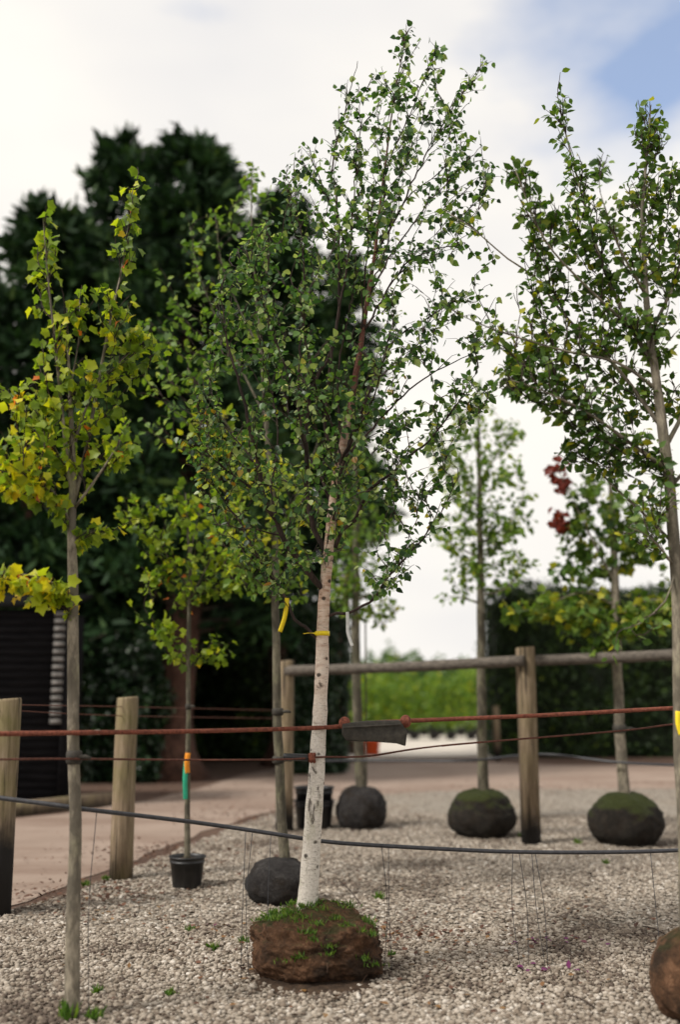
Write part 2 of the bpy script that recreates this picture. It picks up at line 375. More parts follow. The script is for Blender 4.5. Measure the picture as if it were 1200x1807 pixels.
def grow(limbs, targets, droop=.12, r0=.0045, pull=.35):
    """join every target to the nearest lower limb or twig point; returns twig paths"""
    pts = [np.asarray(l) for l in limbs]; tan = [np.gradient(l, axis=0) for l in pts]
    A = np.concatenate(pts); TA = norm(np.concatenate(tan)); 
    d = np.array([np.min(np.linalg.norm(A - t, axis=1)) for t in targets]); twigs = []
    for i in np.argsort(d):
        t = targets[i]; v = t - A; L = np.linalg.norm(v, axis=1)
        cost = L + np.maximum(0, -v[:, 2] + .10) * 1.6 - .25 * L * np.einsum('ij,ij->i', norm(v), TA)
        j = int(np.argmin(cost)); a = A[j]; ln = L[j]
        if ln < .03: continue
        c1 = a + TA[j] * ln * pull + np.array([0, 0, .10 * ln]); c2 = t + np.array([0, 0, droop * ln]) - (t - a) * .25 + rng.normal(size=3) * .05 * ln
        k = max(4, min(9, int(ln / .07))); s = np.linspace(0, 1, k)[:, None]
        path = (1 - s) ** 3 * a + 3 * (1 - s) ** 2 * s * c1 + 3 * (1 - s) * s ** 2 * c2 + s ** 3 * t
        twigs.append(path)
        m_ = max(2, int(k * .8)); A = np.concatenate([A, path[1:m_]]); TA = np.concatenate([TA, norm(np.gradient(path, axis=0))[1:m_]])
    return twigs
def leaves_on(twigs, spacing, size, hang, start=.25, spread=.5, keep=None, up=.0):
    P = []; D = []
    for tw in twigs:
        seg = np.linalg.norm(np.diff(tw, axis=0), axis=1); cum = np.concatenate([[0], np.cumsum(seg)]); L = cum[-1]
        n = max(2, int(L * (1 - start) / spacing)); s = np.sort(rng.uniform(start, 1.0, n)) * L; s[-1] = L
        p = np.stack([np.interp(s, cum, tw[:, i]) for i in range(3)], -1)
        td = norm(np.gradient(tw, axis=0)); tdi = np.stack([np.interp(s, cum, td[:, i]) for i in range(3)], -1)
        side = norm(np.cross(tdi, rdir(n))); d = norm(tdi * .35 + side * spread + np.array([0, 0, -hang + up]) + rng.normal(size=(n, 3)) * .25)
        P.append(p + norm(side + d) * size * rng.uniform(.1, .45, n)[:, None]); D.append(d)
    return np.concatenate(P), np.concatenate(D)
def px_blob(cx, cy, rx, ry, Y, n, depth=None, shell=.0):
    """n points in an ellipsoid whose outline is given in photo pixels at distance Y"""
    k = scl(Y, cy); c = np.array(at(cx, cy, Y)); u = rdir(n) * (rng.uniform(shell, 1, n) ** (1 / 3))[:, None]
    return c + u * np.array([rx / k, (depth if depth else min(rx, ry) * 1.1 / k), ry / k])
def in_poly(P, poly):
    x, y = P[:, 0], P[:, 1]; r = np.zeros(len(P), bool); q = np.asarray(poly, float)
    for (x1, y1), (x2, y2) in zip(q, np.roll(q, -1, 0)):
        c = ((y1 > y) != (y2 > y)) & (x < (x2 - x1) * (y - y1) / (y2 - y1 + 1e-12) + x1); r ^= c
    return r

# ================================================================== the setting
def sheet(name, pts, z, mat):
    V = [(p[0], p[1], z) for p in pts]; me = bpy.data.meshes.new(name); me.from_pydata(V, [], [list(range(len(V)))]); me.materials.append(mat)
    return struct(link(name, me))
def G(*L): return [gnd(*p) for p in L]
sheet('ground', [(-900, -30), (900, -30), (900, 1500), (-900, 1500)], -.012, M['earth'])
edge_px = [(-120, 1650), (0, 1612), (110, 1582), (210, 1542), (300, 1508), (390, 1470), (470, 1440), (560, 1418), (700, 1400), (900, 1394), (1200, 1392), (1700, 1392)]
edge = G(*edge_px)
eg = smooth_path([(e.x, e.y, 0) for e in edge], step=.25)
eg[:, 1] += [.12 * mnoise.noise(Vector((p[0] * 2.1, p[1] * 2.1, 0))) for p in eg]; eg[:, 0] += [.10 * mnoise.noise(Vector((p[0] * 2.7, p[1] * 2.7, 5))) for p in eg]
bed = [(-8, -6), (12, -6), (12, eg[-1][1])] + [(p[0], p[1]) for p in eg[::-1]] + [(-8, eg[0][1] - 1.5)]
road = [(-9, eg[0][1] - 2.5)] + [(p[0] - .3, p[1] + .0 - .35) for p in eg] + [(16, 15), (40, 15.5), (40, 24.6)] + \
       [(p.x, p.y) for p in G((1300, 1350), (1000, 1350), (880, 1346), (760, 1344), (640, 1346), (520, 1352), (430, 1366), (360, 1388), (260, 1412), (105, 1436), (-60, 1452))] + [(-14, 13)]
sheet('road', road, -.004, M['road'])
sheet('gravel_bed', bed, .004, M['gravel'])
sheet('yard', [(p.x, p.y) for p in G((560, 1339), (690, 1336), (830, 1335), (930, 1338), (905, 1312), (890, 1296), (560, 1296))], -.002, M['yard'])
sheet('field', [(-60, 46), (140, 46), (300, 1400), (-200, 1400)], -.006, M['field'])
# far wooded rise
V = []; xs = np.linspace(-260, 420, 90)
for i, x in enumerate(xs):
    h = 12 + 5 * mnoise.noise(Vector((x * .012, 3, 0))) + 2.5 * mnoise.noise(Vector((x * .06, 9, 0))) + 1.2 * mnoise.noise(Vector((x * .21, 4, 0)))
    V += [(x, 330, -1), (x, 345, h), (x, 420, h * .8)]
Q = [(3 * i + k, 3 * i + 3 + k, 3 * i + 4 + k, 3 * i + 1 + k) for i in range(89) for k in (0, 1)]
struct(link('hills', mesh_np('hills', V, np.array(Q), M['hill'], smooth=True)))

# ---- gravel stones
def stones(n, x0, x1, y0, y1, lo, hi, ico):
    P = np.stack([rng.uniform(x0, x1, n * 3), rng.uniform(y0, y1, n * 3)], -1)
    P = P[np.abs(P[:, 0]) < P[:, 1] * .40 + .35]; P = P[in_poly(P, bed)][:n]; n = len(P)
    if ico:
        g = (1 + 5 ** .5) / 2; V0 = norm(np.array([(-1, g, 0), (1, g, 0), (-1, -g, 0), (1, -g, 0), (0, -1, g), (0, 1, g), (0, -1, -g), (0, 1, -g), (g, 0, -1), (g, 0, 1), (-g, 0, -1), (-g, 0, 1)], float))
        T0 = np.array([(0, 11, 5), (0, 5, 1), (0, 1, 7), (0, 7, 10), (0, 10, 11), (1, 5, 9), (5, 11, 4), (11, 10, 2), (10, 7, 6), (7, 1, 8), (3, 9, 4), (3, 4, 2), (3, 2, 6), (3, 6, 8), (3, 8, 9), (4, 9, 5), (2, 4, 11), (6, 2, 10), (8, 6, 7), (9, 8, 1)])
    else:
        V0 = np.array([(1, 0, 0), (0, 1, 0), (-1, 0, 0), (0, -1, 0), (0, 0, 1), (.6, .6, .5), (-.6, -.5, .5)], float)
        T0 = np.array([(0, 5, 4), (5, 1, 4), (1, 2, 4), (2, 6, 4), (6, 3, 4), (3, 0, 4), (0, 1, 5), (2, 3, 6)])
    s = lo + (hi - lo) * rng.beta(1.3, 2.0, n) * 1.35; k = len(V0)
    sc = s[:, None] * np.stack([rng.uniform(.8, 1.35, n), rng.uniform(.6, 1, n), rng.uniform(.4, .75, n)], -1)
    V = V0[None] * (1 + rng.normal(size=(n, k, 1)) * .16) * sc[:, None]
    a = rng.uniform(0, 6.28, n); b = rng.normal(size=n) * .35; ca, sa, cb, sb = np.cos(a), np.sin(a), np.cos(b), np.sin(b)
    Y2 = V[..., 1] * cb[:, None] - V[..., 2] * sb[:, None]; Z2 = V[..., 1] * sb[:, None] + V[..., 2] * cb[:, None]
    X3 = V[..., 0] * ca[:, None] - Y2 * sa[:, None]; Y3 = V[..., 0] * sa[:, None] + Y2 * ca[:, None]
    hgt = np.array([mnoise.noise(Vector((p[0] * 1.2, p[1] * 1.2, 0))) for p in P]) * .004
    W = np.stack([X3 + P[:, :1], Y3 + P[:, 1:], Z2 + (.006 + sc[:, 2] * .45 + hgt)[:, None]], -1)
    patch = np.array([mnoise.noise(Vector((p[0] * .9, p[1] * .9, 7))) + .6 * mnoise.noise(Vector((p[0] * 3.1, p[1] * 2.2, 3))) for p in P])
    t = np.clip(rng.beta(1.5, 1.4, n) - np.maximum(0, patch - .02) * .75, 0, 1)
    T = T0[None] + (np.arange(n) * k)[:, None, None]
    return W.reshape(-1, 3), T.reshape(-1, 3), np.repeat(t, k)
parts = [stones(34000, -3.4, 3.4, 4.6, 7.6, .009, .019, True), stones(42000, -5.2, 5.4, 7.4, 14.5, .010, .021, False)]
mb = MB()
for v, t, c in parts: mb.add(v, None, t, c)
stuff(tag(mb.obj('gravel', M['pebble'], smooth=False), 'pale loose gravel stones covering the nursery bed', 'gravel'))

# ---- leaf litter and dropped petals
def litter(n, boxes):
    P = []
    for (px, py, rx, ry, k, tl, th) in boxes:
        u = rng.normal(size=(k, 2)) * .5; q = [gnd(px + a * rx, py + b * ry) for a, b in u]
        P += [(p.x, p.y, p.z + .022, rng.uniform(tl, th)) for p in q]
    P = np.array(P); n = len(P); D = rdir(n); D[:, 2] *= .25; N_ = rdir(n) * .5 + np.array([0, 0, 1])
    return leaf_mesh('oval', P[:, :3], D, N_, rng.uniform(.025, .055, n), P[:, 3], 'leaf_litter', M['litter'])
LB = [(700, 1655, 260, 22, 150, 0, .7), (985, 1665, 130, 10, 26, .85, 1), (970, 1715, 60, 8, 14, .88, 1), (370, 1640, 120, 6, 30, .6, 1), (190, 1610, 160, 30, 70, 0, .85),
      (820, 1640, 400, 120, 160, 0, .8), (300, 1520, 260, 40, 160, 0, .6), (150, 1578, 220, 24, 320, 0, .5), (300, 1506, 180, 22, 260, 0, .5), (480, 1438, 240, 22, 320, 0, .6), (560, 1440, 300, 30, 160, 0, .6), (1000, 1397, 520, 16, 600, 0, .55), (380, 1400, 300, 24, 260, 0, .5), (450, 1700, 500, 120, 120, 0, .85)]
stuff(tag(link('leaf_litter', litter(0, LB)), 'scattered brown and purple fallen leaves on gravel', 'leaf litter'))

def blades(P, lo, hi, n_each, spread, name, mat=None, lean=.5, thin=1):
    P = np.repeat(np.asarray(P, float), n_each, 0); n = len(P); P[:, :2] += rng.normal(size=(n, 2)) * spread
    D = rng.normal(size=(n, 3)) * lean; D[:, 2] = np.abs(D[:, 2]) + .7
    return leaf_mesh('blade' if thin < 1 else 'spray', P, D, rdir(n), rng.uniform(lo, hi, n), rng.uniform(0, 1, n), name, mat or M['grass'])
for i, (px, py, s) in enumerate([(375, 1678, 1), (333, 1645, .8), (668, 1588, 1.1), (120, 1800, 1.6), (165, 1802, 1.2), (300, 1760, .9), (170, 1755, .8), (430, 1668, 1), (150, 1565, 1.0), (185, 1555, .9),
                                 (1020, 1490, 1.1), (918, 1478, 1.0), (690, 1690, .7), (1070, 1525, .8), (660, 1678, .8), (1190, 1690, 1.2)]):
    p = gnd(px, py); me = blades([(0, 0, 0)], .02 * s, .07 * s, 60, .014 * s, 'grass_tuft', thin=.5)
    o = link('grass_tuft', me); o.location = (p.x, p.y, .006); tag(o, 'small bright green weed tuft growing through the gravel', 'weed', 'weed tufts in the gravel')

# ================================================================== trees
LEAF_N = {}
def leaf_objects(parent, kind, P, D, Nn, size, tint, mat, n):
    """the n leaves nearest the camera are objects of their own sharing a few meshes; returns a mask of the rest"""
    order = np.argsort(P[:, 1])[:n]; mask = np.ones(len(P), bool); mask[order] = False
    V0, T0 = tmpl(kind); key = kind + mat.name
    if key not in LEAF_N: LEAF_N[key] = [mesh_np('leaf', V0, T0, mat, np.full(len(V0), t)) for t in (.1, .25, .4, .55, .7, .8, .9)]
    Fm = frames(D[order], Nn[order]); b = base_of(parent)
    for q, i in enumerate(order):
        v = LEAF_N[key]; me = v[int(np.argmin(np.abs(np.array((.1, .25, .4, .55, .7, .8, .9)) - tint[i])))]
        o = bpy.data.objects.new('leaf', me); C.objects.link(o); o.parent = parent
        mtx = Matrix.Identity(4)
        for a in range(3):
            for c in range(3): mtx[a][c] = float(Fm[q][a][c]) * float(size[i])
            mtx[a][3] = float(P[i][a]) - b[a]
        o.matrix_local = mtx
    return mask
def foliage(parent, kind, P, D, size, tint, mat, nobj=0, flat=.35):
    n = len(P); Nn = rdir(n) + np.array([0, -.25, flat]); 
    if nobj:
        k = leaf_objects(parent, kind, P, D, Nn, size, tint, mat, nobj); P, D, Nn, size, tint = P[k], D[k], Nn[k], size[k], tint[k]
    o = link('foliage', leaf_mesh(kind, P - np.array(base_of(parent)), D, Nn, size, tint, 'foliage', mat), parent); return stuff(o)
def twig_obj(parent, twigs, r0, r1, mat, k=4):
    mb = MB()
    for t in twigs: mb.tube(t, np.linspace(r0, r1, len(t)), k, False)
    return stuff(mb.obj('twigs', mat, parent))
def root_ball(parent, c, rx, ry, h, mat, seed=0, lump=.10, fine=False):
    n, k = (72, 120) if fine else (36, 56); V = []
    for i in range(n + 1):
        ph = math.pi * i / n
        for j in range(k):
            t = 2 * math.pi * j / k; d = Vector((math.sin(ph) * math.cos(t), math.sin(ph) * math.sin(t), math.cos(ph)))
            q = 1 + lump * .7 * mnoise.noise(d * 1.6 + Vector((seed, 0, 0))) + (.16 * math.exp(-((t - 5.9) / .5) ** 2 - ((ph - 2.0) / .45) ** 2) if fine else 0) + lump * .38 * mnoise.noise(d * 4 + Vector((0, seed, 0))) + lump * .26 * mnoise.noise(d * 9 + Vector((0, seed, 3))) + lump * .20 * mnoise.noise(d * 21 + Vector((0, seed, 3))) + lump * .15 * mnoise.noise(d * 43 + Vector((0, seed, 3)))
            sg = lambda a, e: math.copysign(abs(a) ** e, a)
            w = abs(math.sin(ph)) ** .90
            V.append((c[0] + rx * q * w * math.cos(t), c[1] + ry * q * w * math.sin(t), max(c[2] - .01, c[2] + h * .44 + h * .56 * q * sg(math.cos(ph), .97))))
    Q = [(i * k + j, (i + 1) * k + j, (i + 1) * k + (j + 1) % k, i * k + (j + 1) % k) for i in range(n) for j in range(k)]
    mb = MB(); mb.add(V, Q); return mb.obj('root_ball', mat, parent)

# ------------------------------------------------------------ the birch
YB = gnd(550, 1738).y + .20; print('YB', YB); KB = scl(YB, 1500)
bx = at(548, 1690, YB); bbase = Vector((bx.x, YB, 0))
birch = thing('birch_tree', bbase, 'tall white-barked birch with heart-shaped green leaves on a mossy brown root ball', 'tree')
tr_px = [(540, 1622, .078), (545, 1560, .064), (549, 1500, .061), (556, 1400, .056), (563, 1290, .050), (568, 1180, .046), (570, 1090, .042), (574, 1030, .039), (581, 960, .036), (588, 890, .032),
         (597, 820, .029), (609, 765, .027), (622, 700, .024), (632, 640, .021), (642, 570, .018), (653, 500, .015), (664, 430, .012), (672, 350, .009), (684, 260, .007), (698, 160, .005), (718, 55, .002)]
pt = smooth_path([at(x, y, YB) for x, y, r in tr_px], step=.035)
zr = np.interp(pt[:, 2], [at(x, y, YB).z for x, y, r in tr_px], [r * .90 for *_, r in tr_px])
pt[:, 0] += [.006 * mnoise.noise(Vector((0, 0, z * 4))) for z in pt[:, 2]]
pt0 = np.concatenate([[pt[0] + np.array([-.004, 0, -.09])], pt]); zr0 = np.concatenate([[.080], zr])
mb = MB(); k = 22; mb.tube(pt0, zr0 * (1 + .06 * np.array([mnoise.noise(Vector((3, 0, z * 9))) for z in pt0[:, 2]])), k)
V = mb.V[0]; cen = np.repeat(pt0, k, 0)
for i in range(len(cen)):                                   # burrs and an uneven section
    d = V[i] - cen[i]; q = 1 + .07 * mnoise.noise(Vector(V[i]) * 9) + .05 * mnoise.noise(Vector(V[i]) * 26); V[i] = cen[i] + d * q
mb.obj('trunk', M['birch_bark'], birch)
limbs_px = [  # (points, start radius, depth slope)
    ([(577, 1046), (548, 1012), (512, 968), (486, 920), (466, 880), (455, 820), (440, 750), (425, 690), (405, 620), (393, 560), (386, 478)], .021, -.35),
    ([(583, 990), (560, 945), (548, 905), (541, 850), (541, 780), (545, 710), (560, 665), (577, 637), (595, 578), (598, 515), (598, 450), (596, 370), (587, 290), (608, 200), (631, 108)], .017, .10),
    ([(597, 825), (583, 800), (575, 760), (575, 717), (582, 650), (596, 560), (612, 470), (622, 380), (628, 290), (640, 200)], .012, -.35),
    ([(606, 780), (598, 740), (596, 663), (604, 610), (618, 540), (628, 460)], .009, .4),
    ([(591, 967), (604, 938), (625, 917), (643, 880), (662, 852), (690, 837), (727, 800), (745, 788), (782, 748), (812, 703), (840, 660)], .014, -.30),
    ([(576, 1088), (610, 1082), (640, 1070), (662, 1055), (682, 1022), (702, 997), (730, 970), (755, 940), (775, 915), (800, 860)], .010, -.25),
    ([(566, 1134), (540, 1108), (520, 1092), (497, 1045), (470, 1007), (450, 970), (420, 920), (385, 870), (350, 830)], .011, .20),
    ([(595, 850), (612, 800), (631, 742), (665, 665), (690, 612), (715, 585), (745, 566), (790, 540), (835, 520)], .011, .35),
    ([(641, 585), (665, 545), (690, 500), (725, 460), (770, 440), (820, 430)], .008, -.5),
    ([(655, 490), (668, 440), (700, 385), (722, 335), (745, 290), (790, 205), (830, 150), (860, 106)], .008, .15),
    ([(648, 530), (690, 450), (740, 380), (800, 310), (850, 258)], .007, .5),
    ([(600, 815), (640, 775), (690, 720), (745, 670), (800, 640), (860, 610)], .009, -.15),
    ([(541, 800), (527, 717), (528, 640), (533, 560), (536, 470), (528, 390), (515, 310)], .009, -.15),
    ([(527, 720), (505, 650), (481, 589), (460, 530), (447, 477), (440, 420)], .007, -.45),
    ([(466, 880), (440, 860), (400, 830), (365, 800), (332, 770)], .007, -.5),
    ([(455, 825), (420, 780), (385, 740), (345, 700)], .006, .3),
    ([(500, 945), (475, 940), (440, 935), (405, 930), (375, 925)], .006, -.4),
    ([(486, 920), (480, 860), (490, 790), (485, 720), (470, 650), (455, 590)], .008, .35),
    ([(672, 345), (690, 280), (720, 210), (745, 150), (768, 85)], .005, -.3),
    ([(612, 470), (600, 400), (570, 330), (545, 270)], .006, .4),
    ([(585, 930), (600, 850), (590, 760), (560, 690), (540, 600), (530, 520)], .010, -1.6),
    ([(597, 820), (630, 760), (660, 700), (680, 620), (700, 540)], .009, -1.7),
    ([(586, 900), (560, 830), (520, 760), (500, 690), (490, 600)], .009, 1.7),
    ([(600, 810), (640, 720), (670, 640), (700, 560)], .008, 1.7),
    ([(640, 590), (640, 520), (650, 430), (660, 340)], .007, -1.5),
    ([(650, 520), (680, 440), (700, 340), (715, 250)], .006, 1.4),
]
limbs = [pt[pt[:, 2] > 2.3]]; bm = MB(); nbr = 0
for P, r, ds in limbs_px:
    q = np.array([at(x, y, YB) for x, y in P]); out = np.concatenate([[0], np.cumsum(np.linalg.norm(np.diff(q[:, [0, 2]], axis=0), axis=1))])
    far = np.abs(q[:, 0] - q[0, 0]) + .25 * out
    Yv = YB + ds * far * .75
    q = np.array([at(x, y, yy) for (x, y), yy in zip(P, Yv)])
    path = smooth_path(q, step=.05); path[1:-1] += rng.normal(size=(len(path) - 2, 3)) * .004
    limbs.append(path); mbb = MB().tube(path, np.linspace(r, .0022, len(path)) , 8); mbb.obj('branch', M['birch_branch'], birch)
crown = [(720, 38), (748, 62), (775, 80), (800, 120), (862, 104), (856, 170), (830, 200), (862, 245), (888, 300), (886, 350), (855, 375), (868, 430), (884, 470), (880, 545), (884, 600), (872, 690), (845, 740), (815, 800), (790, 880),
         (780, 950), (750, 1000), (722, 1030), (700, 1050), (660, 1040), (630, 990), (600, 960), (585, 1000), (560, 1010), (530, 1030), (505, 1055), (470, 1050), (420, 1000), (395, 940), (365, 900), (335, 850), (325, 790),
         (327, 720), (340, 670), (356, 620), (370, 550), (388, 480), (410, 430), (440, 400), (468, 350), (482, 300), (520, 262), (560, 240), (584, 215), (592, 170), (618, 180), (645, 150), (672, 110), (700, 62)]
q = np.stack([rng.uniform(320, 890, 24000), rng.uniform(30, 1060, 24000)], -1); q = q[in_poly(q, crown)]
cp = np.asarray(crown, float)
def hspan(y):
    xs = []
    for (x1, y1), (x2, y2) in zip(cp, np.roll(cp, -1, 0)):
        if (y1 > y) != (y2 > y): xs.append(x1 + (x2 - x1) * (y - y1) / (y2 - y1))
    return (min(xs), max(xs)) if xs else (560, 600)
T = []
for x, y in q:
    a, b = hspan(y); u = (x - (a + b) / 2) / ((b - a) / 2 + 1e-6)
    right = np.clip((x - 640) / 200, 0, 1); dens = (1.0 - .40 * right * (y > 330) - .22 * (y > 900) - .15 * (y < 330)) * np.clip(.75 + 1.5 * mnoise.noise(Vector((x / 48, y / 48, 2.2))), .12, 1)
    if rng.random() > dens: continue
    dep = math.sqrt(max(.02, 1 - u * u)) * min((b - a) / 2, 210) / KB * .95
    T.append(np.array(at(x, y, YB + rng.uniform(-1, 1) * dep)))
    if len(T) > 1750: break
for L_ in limbs:
    d_ = norm(L_[-1] - L_[-4])
    for q_ in range(9): T.append(L_[-1] + d_ * rng.uniform(-.30, .03) + rng.normal(size=3) * .04)
T = np.array(T)
tw = grow(limbs, T, .10, pull=.4)
twig_obj(birch, tw, .0030, .0011, M['twig'])
P, D = leaves_on(tw, .030, .02, .55, .12, .6)
sz = rng.uniform(.024, .058, len(P)); tint = np.clip(rng.normal(.42, .28, len(P)), 0, .92)
low = (P[:, 2] < 3.6) & (rng.random(len(P)) < .03); tint[low] = rng.uniform(.94, 1, low.sum())
tint[rng.random(len(P)) < .08] = .90
print('birch leaves', len(P))
foliage(birch, 'birch', P, D, sz, tint, M['birch_leaf'], 300)
# root ball, its weeds and roots
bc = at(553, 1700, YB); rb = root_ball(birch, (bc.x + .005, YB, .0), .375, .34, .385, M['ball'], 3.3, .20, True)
vv = np.empty(len(rb.data.vertices) * 3); rb.data.vertices.foreach_get('co', vv); vv = vv.reshape(-1, 3) + np.array(bbase)
nn = np.empty(len(rb.data.vertices) * 3); rb.data.vertices.foreach_get('normal', nn); nn = nn.reshape(-1, 3)
top = vv[(vv[:, 2] > .25) & (nn[:, 2] > .2)]; mid = vv[(vv[:, 2] > .08) & (vv[:, 2] < .28) & (nn[:, 1] < 0)]
sel = top[rng.integers(0, len(top), 46)]; sel2 = mid[rng.integers(0, len(mid), 9)]
cl = np.concatenate([sel, sel2]) - np.array(bbase)
g = link('grass', blades(cl, .012, .045, 40, .024, 'grass', lean=.8, thin=.5), rb); stuff(g)
mb = MB()
for i in range(150):                                         # hair roots lying on the ball
    j = rng.integers(0, len(vv)); a = vv[j] + nn[j] * .004; d = norm(np.cross(nn[j], rdir(1)[0])); path = [a]
    for s_ in range(6):
        d = norm(d + rng.normal(size=3) * .35 + np.array([0, 0, -.15])); p = path[-1] + d * rng.uniform(.012, .03)
        i2 = int(np.argmin(np.linalg.norm(vv - p, axis=1))); p = vv[i2] + nn[i2] * (.003 + .010 * rng.random()) + (p - vv[i2]) * .5; path.append(p)
    mb.tube(path, np.linspace(.0018, .0007, len(path)), 4, False)
stuff(mb.obj('roots', M['root'], rb))
# soil spilled round the ball
V = []; n, kk = 10, 60
for i in range(n + 1):
    for j in range(kk):
        t = 2 * math.pi * j / kk; rr = (i / n) * (1 + .16 * mnoise.noise(Vector((math.cos(t) * 2, math.sin(t) * 2, 1))) + .08 * mnoise.noise(Vector((math.cos(t) * 7, math.sin(t) * 7, 1))))
        x = bc.x + .02 + .43 * rr * math.cos(t); y = YB - .03 + .43 * rr * math.sin(t)
        V.append((x, y, .006 + .036 * max(0, 1 - (i / n) ** 3) + .012 * mnoise.noise(Vector((x * 30, y * 30, 0))) * (i < n)))
Q = [(i * kk + j, (i + 1) * kk + j, (i + 1) * kk + (j + 1) % kk, i * kk + (j + 1) % kk) for i in range(n) for j in range(kk)]
tag(MB().add(V, Q).obj('soil_mound', M['soil']), 'dark crumbled soil spilled round the foot of the birch root ball', 'soil')

# ------------------------------------------------------------ other nursery trees
def nursery_tree(name, label, base_px, Y, trunk, limbs_p, blobs, kind, leaf, size, bark, spacing, hang=.35, tmean=.45, tsd=.22, ball=None, nobj=0, tw_r=.003, tints=None, group=None):
    """trunk: (px,py,r) list; limbs_p: (list of (px,py), r, dY at tip); blobs: (cx,cy,rx,ry,dY,n,tint shift)"""
    b = at(base_px[0], base_px[1], Y); root = thing(name, (b.x, Y, 0), label, 'tree', group)
    q = np.array([at(x, y, Y) for x, y, r in trunk]); path = smooth_path(q, step=.08)
    rad = np.interp(path[:, 2], q[:, 2], [r for *_, r in trunk])
    rad = rad * (1 + .07 * np.array([mnoise.noise(Vector((Y, 0, z * 5))) for z in path[:, 2]]))
    path[1:, 0] += [.012 * mnoise.noise(Vector((Y * 3, 1, z * 2.3))) for z in path[1:, 2]]
    MB().tube(path, rad, 14).obj('trunk', bark, root)
    L = [path[len(path) // 2:]]
    for pts, r, dy in limbs_p:
        n = len(pts); pp = smooth_path([at(x, y, Y + dy * i / (n - 1)) for i, (x, y) in enumerate(pts)], step=.08)
        L.append(pp); MB().tube(pp, np.linspace(r, .0022, len(pp)), 7).obj('branch', bark, root)
    T = []; sh = []
    for cx, cy, rx, ry, dy, n, ts in blobs:
        T.append(px_blob(cx, cy, rx, ry, Y + dy, n)); sh.append(np.full(n, ts))
    for pp in [path] + L[1:]:
        e = pp[-1]; d = norm(pp[-1] - pp[-4]); n = 7; T.append(e + d * rng.uniform(-.22, .10, n)[:, None] + rng.normal(size=(n, 3)) * .05); sh.append(np.zeros(n))
    T = np.concatenate(T); sh = np.concatenate(sh)
    tw = grow(L, T, .08); twig_obj(root, tw, tw_r, .0015, M['twig'])
    P, D = leaves_on(tw, spacing, size * .5, hang, .2, .6)
    d = np.array([sh[int(np.argmin(((T - p) ** 2).sum(1)))] for p in P])
    tint = np.clip(rng.normal(tmean, tsd, len(P)) + d, 0, .95); sz = rng.uniform(.65, 1.25, len(P)) * size
    if tints: k = rng.random(len(P)) < tints[0]; tint[k] = tints[1]
    for cx, cy, rx, ry, dy, n, ts in blobs:
        if ts > .8:                                            # a turned red cluster
            c = np.array(at(cx, cy, Y + dy)); k = scl(Y + dy, cy); tint[np.linalg.norm((P - c) * np.array([1, .6, 1]), axis=1) < max(rx, ry) / k * 1.1] = 1.0
    foliage(root, kind, P, D, sz, tint, leaf, nobj)
    if ball:
        cx, w, h, mat, sd = ball; c = at(cx, base_px[1], Y); root_ball(root, (c.x, Y, 0), w / 2, w / 2 * .95, h, mat, sd, .12)
    print(name, len(P)); return root

YA = gnd(125, 1798).y
nursery_tree('maple_tree', 'slim young maple with yellow lobed leaves, tied to rusty cables, no root ball showing', (127, 1798), YA,
    [(127, 1806, .040), (128, 1650, .036), (131, 1500, .034), (129, 1300, .032), (126, 1100, .030), (126, 980, .026), (127, 900, .023), (128, 820, .018), (126, 720, .012), (121, 600, .006), (118, 540, .002)],
    [([(126, 870), (112, 760), (100, 640), (85, 500), (75, 385)], .013, -.25), ([(128, 890), (150, 800), (170, 690), (195, 560), (215, 470), (234, 335)], .014, .3),
     ([(127, 930), (95, 870), (50, 830), (0, 820), (-60, 800)], .010, -.3), ([(126, 1045), (95, 1030), (50, 1015), (0, 1010), (-60, 1000)], .009, -.3), ([(128, 900), (165, 850), (205, 790), (230, 740)], .009, -.2),
     ([(127, 860), (90, 780), (40, 720), (0, 690)], .009, .2), ([(126, 800), (160, 700), (210, 640), (255, 600)], .009, .3), ([(122, 690), (138, 600), (140, 530)], .006, .1), ([(127, 950), (160, 940), (190, 930)], .006, .1)],
    [(80, 470, 28, 110, -.1, 26, 0), (95, 640, 45, 90, -.1, 40, .05), (225, 400, 24, 80, .15, 24, 0), (200, 560, 40, 80, .1, 34, .05), (140, 545, 22, 25, .1, 8, .05), (175, 690, 60, 70, .1, 46, .05), (60, 720, 60, 60, 0, 40, .12),
     (110, 780, 80, 60, 0, 46, .1), (20, 800, 60, 50, -.2, 46, .30), (40, 850, 60, 28, -.2, 28, .34), (20, 1030, 80, 34, -.2, 52, .36), (90, 1035, 45, 28, -.1, 22, .25), (200, 790, 50, 40, 0, 24, .05), (245, 620, 40, 50, .2, 24, 0), (180, 935, 22, 14, 0, 8, .2), (120, 880, 50, 50, 0, 16, .05)],
    'maple', M['maple_leaf'], .056, M['bark_grey'], .036, .55, .40, .22, nobj=150, tints=(.01, 1.0))

